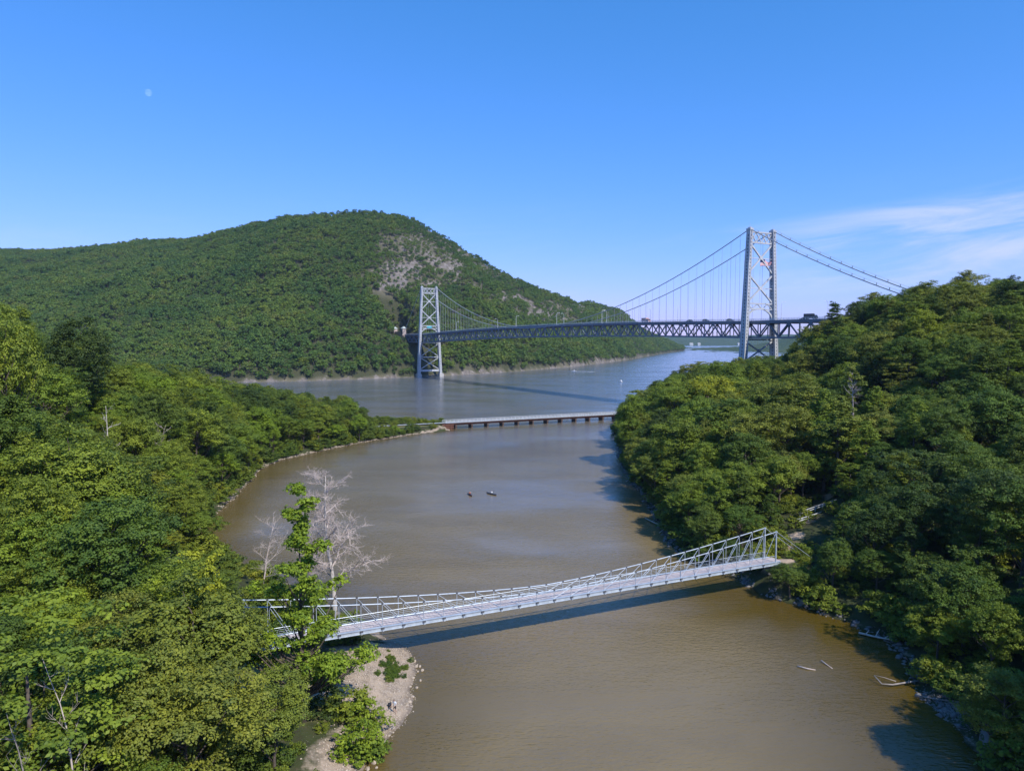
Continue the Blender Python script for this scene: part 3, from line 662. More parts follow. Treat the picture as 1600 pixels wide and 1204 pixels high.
# vehicles on the bridge
def prism(mb, prof, w, mat=0):
    n = len(prof); vs = [(-w / 2, y, z) for y, z in prof] + [(w / 2, y, z) for y, z in prof]
    mb.add(vs, [tuple(range(n - 1, -1, -1)), tuple(range(n, 2 * n))] + [(i, (i + 1) % n, n + (i + 1) % n, n + i) for i in range(n)], mat); return mb
def wheel(parent, x, y, r=0.34):
    w_ = MB().tube([(x - 0.12, y, r), (x + 0.12, y, r)], r, 12).build('wheel', M_TYRE, parent)
    MB().tube([(x - 0.135, y, r), (x + 0.135, y, r)], r * 0.55, 8).build('rim', M_GALV, w_)
def paint(name, c): return weathered(name, c, tuple(min(1, x * 1.12) for x in c), 0.5, 0.28, 0.0, 0, 0.6)
def car(px, side, col, label, kind='car'):
    t = b_t(px); r = empty(kind, b_world(side, t, deck_z(t) + 0.56), B_AZ + (0 if side > 0 else math.pi)); m = paint(kind + '_paint', col)
    if kind == 'car':
        prism(MB(), [(-2.2, .35), (2.2, .35), (2.25, .7), (1.3, .92), (-1.9, .98), (-2.25, .8)], 1.78).build('body', m, r)
        prism(MB(), [(-1.85, .96), (1.1, .92), (.35, 1.46), (-1.2, 1.5)], 1.56).build('cabin', M_GLASS, r)
        prism(MB(), [(-1.25, 1.48), (.4, 1.44), (.3, 1.53), (-1.15, 1.57)], 1.5).build('roof', m, r); ws = ((-1.4, .34), (1.4, .34))
    else:
        prism(MB(), [(1.5, .5), (3.6, .5), (3.65, 1.2), (3.3, 1.5), (2.9, 2.35), (1.5, 2.4)], 2.2).build('cab', m, r)
        prism(MB(), [(2.98, 1.5), (3.42, 1.5), (3.0, 2.25), (2.8, 2.25)], 2.24).build('window', M_GLASS, r)
        prism(MB(), [(-3.6, .75), (1.35, .75), (1.35, 3.1), (-3.6, 3.1)], 2.4).build('cargo_box', m, r); ws = ((-2.3, .45), (2.5, .45))
    for y, rr in ws:
        for x in (-.82, .82): wheel(r, x * (1.25 if kind != 'car' else 1), y, rr)
    tag(r, label, kind, 'vehicles on the bridge')
car(1015, -3.5, (0.55, 0.34, 0.30), 'pale pink box truck on the bridge where the hill meets the sky', 'truck')
car(1272, -3.5, (0.02, 0.025, 0.03), 'dark box truck on the bridge to the right of the nearer tower', 'truck')
car(1247, 3.5, (0.04, 0.045, 0.05), 'dark car on the bridge between nearer tower and dark truck', 'car')
car(1146, -3.5, (0.05, 0.05, 0.055), 'dark grey car on the bridge just left of the nearer tower', 'car')
car(1108, -3.5, (0.06, 0.06, 0.07), 'charcoal car on the bridge, second left of the nearer tower', 'car')
car(1070, 3.5, (0.10, 0.10, 0.11), 'grey car on the bridge between pink truck and charcoal car', 'car')

# ------------------------------------------------------------------ footbridge
FL = (FB_A - FB_B).length; FW = 2.7; NB = 30
frz = math.atan2(fb_d.y, fb_d.x)
foot = tag(empty('footbridge', (FB_B.x, FB_B.y, FB_Z), frz), 'pale galvanised suspension footbridge across the brown creek', 'bridge')
def ch(s): return 1.2 + 4.1 * abs(2 * s - 1) ** 1.5
xs = [FL * i / NB for i in range(NB + 1)]
MB().box((FL / 2, FW / 2, 0.16), (FL + 3, FW - 0.5, 0.12)).build('deck', M_DECKB, foot)
brd = MB()
for i in range(int(FL / 0.45)): brd.box((0.25 + i * 0.45, FW / 2, 0.235), (0.40, FW - 0.56, 0.03))
tag(brd.build('deck_boards', M_DECKB, foot), kind='stuff')
post_me = MB().tube([(0, 0, 0), (0, 0, 1)], 0.045, 6).mesh('hanger_post', M_GALV)
brk = MB().box((0, 0, 0.02), (0.42, 0.30, 0.24)).mesh('bracket', M_BOLT)
clp = MB().box((0, 0, 0), (0.30, 0.16, 0.16)).mesh('clamp', M_BOLT)
for y, sd in ((0.0, -1), (FW, 1)):
    MB().box((FL / 2, y, 0.02), (FL + 2, 0.24, 0.46)).box((FL / 2, y, 0.27), (FL + 2, 0.46, 0.05)).box((FL / 2, y, -0.22), (FL + 2, 0.46, 0.05)).build('edge_girder', M_GALV, foot)
    MB().tube([(FL * q, y, 0.3 + ch(q)) for q in np.linspace(0, 1, 61)], 0.08, 8).build('top_cable', M_GALV, foot, True)
    for e, sg in ((0.0, -1), (FL, 1)):
        MB().tube([(e, y, 0.3 + ch(0)), (e + sg * 8.5, y, -0.1)], 0.04, 6).build('back_stay', M_GALV, foot)
        MB().box((e, y, 2.5), (0.17, 0.17, 6.1)).box((e, y, 5.6), (0.3, 0.3, 0.16)).build('end_post', M_GALV, foot)
    for i in range(1, NB):
        q = i / NB; o = link('hanger_post', post_me, foot, (xs[i], y, 0.25)); o.scale = (1, 1, ch(q))
        link('bracket', brk, foot, (xs[i], y - sd * -0.14, 0.12)); link('clamp', clp, foot, (xs[i], y, 0.32 + ch(q)))
    for i in range(NB):
        a, b = (i, i + 1) if i < NB / 2 else (i + 1, i)
        MB().tube([(xs[a], y, 0.3 + ch(a / NB)), (xs[b], y, 0.32)], 0.038, 6).build('diagonal_stay', M_GALV, foot)
    hr = MB().tube([(0, y - sd * 0.1, 1.32), (FL, y - sd * 0.1, 1.32)], 0.035, 5)
    for z in (0.55, 0.8, 1.05): hr.tube([(0, y - sd * 0.1, z), (FL, y - sd * 0.1, z)], 0.014, 4)
    hr.build('handrail', M_GALV, foot)
fbm_ = MB()
for i in range(NB + 1): fbm_.box((xs[i], FW / 2, -0.12), (0.2, FW + 0.9, 0.2))
fbm_.build('floor_beams', M_GALV, foot)
for e, sg in ((0.0, -1), (FL, 1)):
    MB().box((e + sg * 1.2, FW / 2, -0.75), (1.5, 3.1, 1.0)).box((e + sg * 1.8, FW / 2, -1.9), (2.2, 3.5, 1.4)).build('abutment', M_STONE if sg < 0 else M_ROCK, foot)

# ------------------------------------------------------------------ railway trestle
TA, TB = at_z(694, 670, 0), Vector((64, 393, 0)); td = (TB - TA); TL = td.length
tre = tag(empty('railway_trestle', (TA.x, TA.y, 0), math.atan2(td.y, td.x)), 'low dark railway trestle with pale handrails across the creek mouth', 'bridge')
MB().box((TL / 2, -1.5, 2.35), (TL, 0.5, 0.9)).build('girder', M_RUST, tre); MB().box((TL / 2, 1.5, 2.35), (TL, 0.5, 0.9)).build('girder', M_RUST, tre)
tie = MB().box((0, 0, 2.92), (0.26, 5.4, 0.22)).mesh('sleeper', M_TIE)
for i in range(int(TL / 0.75)): link('sleeper', tie, tre, (0.4 + i * 0.75, 0, 0))
for y in (-0.75, 0.75): MB().box((TL / 2 - 30, y, 3.12), (TL + 60, 0.09, 0.16)).build('rail', M_GALV, tre)
for y in (-2.55, 2.55):
    h = MB().box((TL / 2, y, 3.14), (TL, 0.5, 0.06))
    for z in (3.7, 4.2): h.box((TL / 2, y, z), (TL, 0.10, 0.12))
    for i in range(int(TL / 2.1) + 1): h.box((i * 2.1, y, 3.65), (0.1, 0.1, 1.0))
    h.build('handrail', M_RAILW, tre)
pier_me = MB().box((0, 0, 1.5), (0.9, 4.4, 0.8)).box((0, -1.6, 0.0), (0.8, 0.8, 2.9)).box((0, 0, 0.0), (0.8, 0.8, 2.9)).box((0, 1.6, 0.0), (0.8, 0.8, 2.9)).mesh('pier', M_TIE)
for i in range(int(TL / 8.5)): link('pier', pier_me, tre, (5.5 + i * 8.5, 0, 0.0))
cr = MB()
for i in range(7): cr.box((-1.6 + i * 0.85, -3.0, 1.1), (0.3, 0.3, 3.0))
cr.box((1, -3.0, 2.3), (6.0, 0.45, 0.35)).box((1, -3.0, 1.2), (6.0, 0.45, 0.35)).box((1.0, -1.4, 1.2), (5.6, 2.6, 2.4))
cr.build('rusty_fender', M_RUST, tre)
sl = MB()
for i in range(70): sl.box((-0.5 - i * 0.8, 0, 2.88), (0.26, 2.6, 0.2))
tag(sl.build('shore_sleepers', M_TIE, tre), kind='stuff')

# ------------------------------------------------------------------ trees
def leaf_quads(cent, nrm, size, rng):
    """leaf-shaped quads: centres, normals, sizes"""
    n = len(cent); nrm = nrm / (np.linalg.norm(nrm, axis=1, keepdims=True) + 1e-9)
    r = rng.normal(size=(n, 3)); a = np.cross(nrm, r); a /= np.linalg.norm(a, axis=1, keepdims=True) + 1e-9; b = np.cross(nrm, a)
    s = size[:, None]; w = 0.34
    v = np.stack([cent - a * s * 0.5, cent + b * s * w - a * s * 0.06, cent + a * s * 0.55 - nrm * s * 0.12, cent - b * s * w - a * s * 0.06], 1)
    return v.reshape(-1, 3), np.arange(n * 4).reshape(n, 4)
def envelope(shape, u, rng):
    """crown radius (0..1) at relative height u"""
    if shape == 'round': return np.sqrt(np.maximum(0.02, 1 - (2 * u - 0.86) ** 2 / 1.35))
    if shape == 'tall': return np.clip(0.30 + 1.15 * u * (1 - u) * 2.0 - 0.25 * u, 0.12, 1)
    if shape == 'spread': return np.clip(np.sqrt(np.maximum(0, 1 - (1.7 * u - 0.95) ** 2)), 0.25, 1)
    if shape == 'pine': return np.clip(1.05 - u * 0.85, 0.1, 1)
    if shape == 'wisp': return np.clip(0.98 - 0.88 * u + 0.20 * np.sin(u * 15 + 0.6), 0.06, 1)
    return np.ones_like(u)
def gen_tree(seed, H, R, shape, nclump, nleaf, lsize, crown0=0.28, rc=(0.2, 0.34), flat=0.6, limbs=14, bark=None, trunk_r=None, lean=0.0, spray=15):
    rng = np.random.default_rng(seed)
    bend = rng.normal(size=2) * 0.04 * H + np.array([lean, 0])
    def axis(z): f = (z / H) ** 1.6; return np.stack([bend[0] * f, bend[1] * f], -1)
    # clump centres
    cz, cx, cy, cr = [], [], [], []
    for i in range(nclump):
        u = rng.uniform(0.0, 1.0) ** 0.85
        e = envelope(shape, np.array([u]), rng)[0] * R
        if shape == 'pine': u = (math.floor(u * 9) + 0.5 + rng.normal() * 0.3) / 9
        if shape == 'wisp':                                   # clumps strung along separate limbs
            nl = 20; l = i % nl
            if i < nl: limb = (limb if i else []) + [((l + rng.uniform(-.3, .3)) / nl * 0.93, l * 2.4 + rng.uniform(-.4, .4), rng.uniform(0.65, 1.35))]
            ul, tl, ll_ = limb[l]; Ll = float(envelope(shape, np.array([ul]), rng)[0]) * R * ll_; f = rng.uniform(0.15, 1.0); z = H * (crown0 + (0.97 - crown0) * ul) + Ll * f * 0.35 + rng.normal() * 0.25
            ax = axis(np.array([min(z, H)]))[0]; cx.append(ax[0] + Ll * f * math.cos(tl) + rng.normal() * 0.3); cy.append(ax[1] + Ll * f * math.sin(tl) + rng.normal() * 0.3); cz.append(z); cr.append(R * rng.uniform(*rc) * (1 - 0.5 * ul)); continue
        rad = e * math.sqrt(rng.uniform(0.12, 1.0)) * rng.uniform(0.8, 1.08); th = rng.uniform(0, 2 * math.pi)
        if shape == 'dome':
            v3 = rng.normal(size=3); v3 /= np.linalg.norm(v3); v3[2] = abs(v3[2]) if rng.uniform() < 0.82 else -abs(v3[2]) * 0.6; k3 = rng.uniform(0.62, 0.92); hz = H * (0.97 - crown0) * 0.5
            if i == 0: lobes = [(q / np.linalg.norm(q), rng.uniform(-0.35, 0.32)) for q in rng.normal(size=(7, 3))]
            k3 *= 1 + sum(am * max(0, float(v3 @ q)) ** 3 for q, am in lobes)
            z = H * (0.97 - (0.97 - crown0) * 0.55) + v3[2] * hz * k3; ax = axis(np.array([z]))[0]
            cx.append(ax[0] + v3[0] * R * k3); cy.append(ax[1] + v3[1] * R * k3); cz.append(z); cr.append(R * rng.uniform(*rc)); continue
        z = H * (crown0 + (0.97 - crown0) * u); ax = axis(np.array([z]))[0]
        cx.append(ax[0] + rad * math.cos(th)); cy.append(ax[1] + rad * math.sin(th)); cz.append(z - 0.10 * rad); cr.append(R * rng.uniform(*rc) * (1 - (0.62 if shape == 'wisp' else 0.35) * u))
    C = np.stack([cx, cy, cz], -1); CR = np.array(cr)
    # leaves
    per = rng.multinomial(nleaf, CR ** 2 / (CR ** 2).sum()); idx = np.repeat(np.arange(nclump), per); n = len(idx)
    d = rng.normal(size=(n, 3)); d /= np.linalg.norm(d, axis=1, keepdims=True); d[:, 2] = np.abs(d[:, 2]) * np.where(rng.uniform(size=n) < 0.8, 1, -0.6)
    # leaves gather into sprays on the shell of each clump, with gaps between
    NS = spray; sd = rng.normal(size=(nclump, NS, 3)); sd /= np.linalg.norm(sd, axis=2, keepdims=True); sd[..., 2] = np.where(rng.uniform(size=(nclump, NS)) < 0.82, np.abs(sd[..., 2]), sd[..., 2])
    sub = rng.integers(0, NS, n); d = sd[idx, sub]; rad = CR[idx] * rng.uniform(0.62, 1.08, (nclump, NS))[idx, sub]
    jit = rng.normal(size=(n, 3)) * np.array([1, 1, 0.6]) * (CR[idx] * (0.62 / math.sqrt(NS)))[:, None]
    P = C[idx] + d * rad[:, None] * np.array([1, 1, flat]) + jit
    nr = d * 0.55 + np.array([0, 0, 0.55]) + jit / (CR[idx] * 0.3)[:, None] * 0.5 + rng.normal(size=(n, 3)) * 0.36
    sz = lsize * rng.uniform(0.65, 1.3, n)
    v, q = leaf_quads(P, nr, sz, rng)
    ct = rng.uniform(0, 1, nclump)
    st_ = rng.uniform(-0.22, 0.22, (nclump, NS))[idx, sub]; tint = np.clip(0.5 * ct[idx] + 0.25 + st_ + rng.normal(size=n) * 0.12, 0, 1)
    crown = np_mesh('crown', v, q, M_LEAF, False, {'tint': ('FACE', tint)})
    # trunk and limbs
    tb = MB(); tr = trunk_r or 0.017 * H + 0.05; zz = np.linspace(-0.6, H * 0.72, 9); ax = axis(np.maximum(zz, 0))
    tb.tube([(ax[i][0], ax[i][1], zz[i]) for i in range(9)], [tr * (1.5 if i == 0 else 1.0) * (1 - 0.88 * i / 8.5) for i in range(9)], 7)
    order = np.argsort(-CR)[:limbs]
    for k in order:
        e = C[k]; z0 = max(H * crown0 * 0.7, e[2] - np.hypot(e[0], e[1]) * rng.uniform(0.7, 1.2) - 0.5); z0 = min(z0, H * 0.86); a = axis(np.array([z0]))[0]
        p0 = np.array([a[0], a[1], z0]); mid = p0 * 0.45 + e * 0.55 + np.array([0, 0, -0.05 * H * 0.4]); r0 = tr * 0.42 * (1 - 0.6 * z0 / H)
        tb.tube([p0, mid, e], [r0, r0 * 0.6, r0 * 0.2], 5, False)
    return crown, tb.mesh('trunk', bark or M_BARK, True), H, R
PROTO = {}
def P_(name, *a, **k): PROTO[name] = gen_tree(*a, **k)
P_('maple_a', 11, 16, 5.2, 'dome', 46, 21000, 0.26, 0.2, (0.26, 0.42), 0.8)
P_('maple_b', 12, 17, 5.6, 'dome', 60, 22000, 0.26, 0.22, (0.22, 0.38), 0.75)
P_('maple_c', 13, 15, 5.2, 'dome', 40, 20000, 0.26, 0.3, (0.26, 0.44), 0.7)
P_('oak_a', 14, 18, 6.2, 'dome', 64, 23000, 0.27, 0.3, (0.2, 0.34), 0.7)
P_('oak_b', 15, 17, 5.8, 'dome', 72, 23000, 0.27, 0.16, (0.18, 0.34), 0.8)
P_('tulip_a', 16, 23, 4.3, 'tall', 100, 19000, 0.28, 0.2, (0.22, 0.40), 0.85)
P_('tulip_b', 17, 20, 4.2, 'tall', 74, 16000, 0.28, 0.22, (0.24, 0.42), 0.8)
P_('locust_a', 18, 16, 5.0, 'spread', 70, 14000, 0.24, 0.3, (0.2, 0.34), 0.5)
P_('wisp_a', 19, 27, 6.0, 'wisp', 280, 30000, 0.30, 0.14, (0.11, 0.22), 0.85, 70, None, 0.36, 0.6)
P_('wisp_b', 20, 20, 5.4, 'wisp', 150, 20000, 0.29, 0.12, (0.14, 0.28), 0.85, 50, None, 0.3)
P_('bush_a', 21, 3.6, 2.6, 'round', 36, 3600, 0.26, 0.05, (0.24, 0.42), 0.7, 8)
P_('bush_b', 22, 3.0, 2.2, 'spread', 30, 3000, 0.24, 0.05, (0.26, 0.42), 0.7, 8)
P_('pine_a', 23, 24, 5.0, 'pine', 150, 13000, 0.34, 0.25, (0.2, 0.34), 0.42, 60)
P_('snag_pine', 24, 26, 3.0, 'pine', 26, 2600, 0.34, 0.74, (0.26, 0.44), 0.35, 20, M_GREYW)
P_('hill_a', 31, 14, 5.6, 'dome', 20, 560, 1.25, 0.15, (0.3, 0.48), 0.8, 3, spray=8)
P_('hill_b', 32, 13, 5.4, 'dome', 18, 520, 1.25, 0.15, (0.3, 0.5), 0.8, 3, spray=8)
P_('hill_c', 33, 16, 5.0, 'dome', 22, 560, 1.2, 0.15, (0.28, 0.46), 0.9, 3, spray=8)
P_('hill_d', 34, 12, 3.6, 'tall', 20, 380, 1.15, 0.1, (0.3, 0.5), 0.8, 3, spray=8)

TINTS = {'dark green': (0.050, 0.082, 0.022), 'deep green': (0.084, 0.130, 0.026), 'mid green': (0.140, 0.190, 0.028), 'bright green': (0.165, 0.228, 0.026), 'yellow-green': (0.225, 0.255, 0.028), 'olive green': (0.150, 0.176, 0.034)}
def place_tree(name, proto, loc, H, wid, rz, tint):
    crown, trunk, H0, R0 = PROTO[proto]
    r = empty(name, loc, rz); r.scale = (wid / R0, wid / R0, H / H0)
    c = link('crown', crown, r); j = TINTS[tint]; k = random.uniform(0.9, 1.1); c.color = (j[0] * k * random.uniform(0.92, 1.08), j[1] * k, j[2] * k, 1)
    link('trunk', trunk, r); return r

# candidate positions over both banks
def scatter(bounds, spacing, rng):
    x0, x1, y0, y1 = bounds; nx, ny = int((x1 - x0) / spacing), int((y1 - y0) / spacing)
    X, Y = np.meshgrid(np.arange(nx), np.arange(ny)); X = x0 + (X + (Y % 2) * 0.5 + rng.uniform(-0.36, 0.36, X.shape)) * spacing; Y = y0 + (Y + rng.uniform(-0.36, 0.36, Y.shape)) * spacing
    return X.ravel(), Y.ravel()
TX, TY = scatter((-260, 330, 28, 440), 6.9, RNG)
dL, dR = poly_sd(LEFT, TX, TY), poly_sd(RIGHT, TX, TY); TZ = near_height(TX, TY)
inview = np.abs(TX) < TY * 0.74 + 26
ok = ((dL > 0.7) | (dR > 0.7)) & inview & (TZ > 0.25)
# clearings: beach and lawn, bridge approach, causeway, footbridge landings, the path
def off(px, py, z, r): c = at_z(px, py, z); return (TX - c.x) ** 2 + (TY - c.y) ** 2 > r * r
for c in ((560, 1060, 1, 9), (600, 1080, .5, 7), (610, 1030, .5, 6), (540, 1100, 1, 7), (590, 1160, .5, 6), (570, 1200, .5, 5), (450, 1110, 2, 8), (480, 1080, 2, 8), (420, 1100, 2, 7), (400, 1075, 2.5, 6), (520, 1020, 2, 7), (480, 1150, 2, 6), (530, 1150, 1.5, 6), (524, 958, 1, 8.5), (560, 975, .5, 7), (585, 985, .5, 7), (500, 940, 1, 6)): ok &= off(*c)
def seg_off(p, q, r):
    ex, ey = q[0] - p[0], q[1] - p[1]; t = np.clip(((TX - p[0]) * ex + (TY - p[1]) * ey) / (ex * ex + ey * ey), 0, 1)
    return (TX - p[0] - t * ex) ** 2 + (TY - p[1] - t * ey) ** 2 > r * r
pe = FB_A + fb_d * 7; me_ = FB_B - fb_d * 8
ok &= seg_off(me_ + fb_n * 1.3, pe + fb_n * 1.3, 4.0)
ok &= seg_off(tuple(at_z(1215, 870, 5)[:2]), tuple(at_z(1300, 788, 6)[:2]), 3.5)
ok &= seg_off(tuple(b_world(0, 20, 0)[:2]), tuple(b_world(0, -60, 0)[:2]), 13)
ok &= seg_off((-86, 317), (-33, 344), 5.5) & ~((TX > -62) & (TY > 320) & (TX < 0))
TX, TY, TZ, dL, dR = (a[ok] for a in (TX, TY, TZ, dL, dR)); NT = len(TX)
r1 = RNG.uniform(size=NT); r2 = RNG.uniform(size=NT)
TH = 9.5 + 10.5 * r1 + 4.5 * (r2 > 0.88) + (vnoise(TX / 25, TY / 25, 77) - 0.5) * 4
edge = np.minimum(np.where(dL > 0, dL, 99), np.where(dR > 0, dR, 99)); TH *= np.where((dR > 0) | (TY > 140), 0.82, 0.62) + np.where((dR > 0) | (TY > 140), 0.18, 0.38) * sstep(edge, 1, 14)
TH = np.where((dR > 0) & (TY < 165), TH * 0.82, TH)                   # smaller wood by the right-hand end of the footbridge
TH = np.where((dL > 0) & (TY < 100) & (TX > -62), TH * 0.86, TH)
TW = TH * (0.23 + 0.12 * r2) + 1.0
kinds = np.array(['maple_a', 'maple_b', 'maple_c', 'oak_a', 'oak_b', 'tulip_a', 'tulip_b', 'locust_a'])
TK = kinds[RNG.choice(8, NT, p=[.15, .15, .13, .13, .13, .10, .10, .11])]
TW = np.where(np.char.startswith(TK, 'tulip'), TW * 0.72, TW)
TW = np.where((dL > 0) & (TY > 115) & (TY < 260), np.minimum(TW, np.maximum(dL / 0.75 + 1.2, 2.2)), TW)     # crowns hang only a little over the water
# keep the creek and the left end of the footbridge open to view: low growth only on that part of the bank
tpx, tpy, tdep = to_px(TX, TY, TZ + TH)
lim = np.interp(tpx + 0.55 * F_PX * TW / tdep, [0, 235, 262, 300, 350, 400, 460, 520, 640], [0, 0, 790, 862, 872, 890, 905, 925, 960]); lim = np.where((tdep < 96) & (tpx > 318) & (tpx < 500), np.maximum(lim, 1005), lim)
lim2 = np.interp(tpx, [-200, 60, 110, 180, 250, 300, 330, 400, 470, 540, 575], [380, 490, 490, 536, 556, 570, 586, 600, 612, 614, 640])
lim = np.where(tdep >= 138, lim2, lim); rq = (dR > 0) & (tdep > 215) & (tpx < 1300); rp = (dR > 0) & (tdep < 150) & (tpx > 1205) & (tpx < 1318); lim = np.where(rp, 822, lim)
lim = np.where(rq, np.interp(tpx, [930, 960, 1000, 1060, 1100, 1150, 1210, 1250, 1278, 1300], [650, 634, 602, 575, 563, 555, 546, 522, 508, 490]), lim)
lim = np.where(lim > 0, lim + np.where(tdep > 138, RNG.uniform(-6, 34, len(lim)) * 230 / tdep, RNG.uniform(0, 25, len(lim))), lim)
bad = ((dL > 0) | rp | rq) & (tpy < lim); need = CAM_H - (lim - 530.8) / F_PX * TY - TZ
newH = np.where(bad, np.minimum(TH, need), TH); TW = np.where(bad, np.maximum(TW * np.clip(newH / TH, 0.55, 1), 2.4), TW); TH = newH; gone = (bad & (TH < 4.0)) | ((dL > 0) & (tdep > 250) & (tpx + 0.9 * F_PX * TW / tdep > 580))
TX, TY, TZ, TH, TW, TK, dL, dR = (a[~gone] for a in (TX, TY, TZ, TH, TW, TK, dL, dR)); NT = len(TX)
# which trees show most from the photograph's standpoint: paint crowns into a small id buffer, far to near
px, py, dep = to_px(TX, TY, TZ + TH * 0.62); BW_, BH_ = 400, 301; ids = np.full((BH_, BW_), -1); rx = F_PX * TW / dep / 4; ry = F_PX * TH * 0.40 / dep / 4
yy, xx = np.mgrid[0:BH_, 0:BW_]
for i in np.argsort(-dep):
    cx, cy = px[i] / 4, py[i] / 4; x0, x1, y0, y1 = int(max(0, cx - rx[i])), int(min(BW_, cx + rx[i] + 1)), int(max(0, cy - ry[i])), int(min(BH_, cy + ry[i] + 1))
    if x1 <= x0 or y1 <= y0: continue
    e = ((xx[y0:y1, x0:x1] - cx) / rx[i]) ** 2 + ((yy[y0:y1, x0:x1] - cy) / ry[i]) ** 2 < 1; ids[y0:y1, x0:x1][e] = i
vis = np.bincount(ids[ids >= 0].ravel(), minlength=NT)
rank = np.argsort(-vis); N_IND = min(262, int((vis > 3).sum())); ind = set(rank[:N_IND].tolist())

ZONES = []
def zone_of(i):
    x, y, d = px[i], py[i], dep[i]
    if dL[i] > 0:
        if d > 285: return 'on the low causeway point'
        if d > 215: return 'on the wooded point behind the dead sycamore'
        if dL[i] < 13 and d > 120: return 'at the edge of the creek on the left bank'
        if d > 165: return 'high on the left hillside'
        if d > 120: return 'halfway up the left hillside'
        if d > 85: return 'on the left slope beside the footbridge end'
        return 'in the front of the left slope below the viewpoint'
    if d > 330: return 'below the nearer bridge tower'
    if py[i] < 545 and d > 200: return 'along the ridge right of the nearer tower'
    if dR[i] < 16 and d > 200: return 'along the shore of the right point'
    if d > 250: return 'on the far shoulder of the right bank'
    if d > 190: return 'across the middle of the right slope'
    if d > 145: return 'behind the right end of the footbridge'
    if dR[i] < 14: return 'overhanging the creek on the right bank'
    return 'on the near right slope above the creek'
zones = {}
for i in ind: zones.setdefault(zone_of(i), []).append(i)
FORM = {'maple_a': 'round maple', 'maple_b': 'full round maple', 'maple_c': 'broad maple', 'oak_a': 'spreading oak', 'oak_b': 'dense oak', 'tulip_a': 'tall narrow tulip tree', 'tulip_b': 'narrow tulip tree', 'locust_a': 'flat-topped locust'}
NAMES = {'m': 'maple_tree', 'o': 'oak_tree', 't': 'tulip_tree', 'l': 'locust_tree'}
tint_names = list(TINTS)
for zn, lst in zones.items():
    made = {}
    for i in lst:
        right = dR[i] > 0
        v = vnoise(np.array([TX[i] / 22]), np.array([TY[i] / 22]), 5)[0] * 0.6 + random.random() * 0.4
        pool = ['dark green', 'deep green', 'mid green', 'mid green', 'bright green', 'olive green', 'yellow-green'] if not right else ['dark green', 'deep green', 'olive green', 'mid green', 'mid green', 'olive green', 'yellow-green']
        pool = ['dark green', 'dark green', 'deep green', 'deep green', 'mid green', 'olive green', 'mid green'] if right and dep[i] < 175 else pool  # near right slope turned from the sun: its shade is put into darker tints
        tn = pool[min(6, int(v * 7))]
        made.setdefault((tn, TK[i][0]), []).append(i)
    for (tn, k0), mm in made.items():
        mm.sort(key=lambda q: px[q])
        for j, i in enumerate(mm):
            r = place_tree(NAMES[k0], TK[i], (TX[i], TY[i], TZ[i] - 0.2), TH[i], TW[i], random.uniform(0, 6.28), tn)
            nm = {'m': 'maple', 'o': 'oak', 't': 'tulip tree', 'l': 'locust'}[k0]
            lab = '%s %s %s' % (tn, nm, zn)
            if len(mm) > 1: lab += (', leftmost' if j == 0 else ', rightmost' if j == len(mm) - 1 else ', %s from left' % ORD[j])
            tag(r, lab, 'tree', 'trees on the banks')

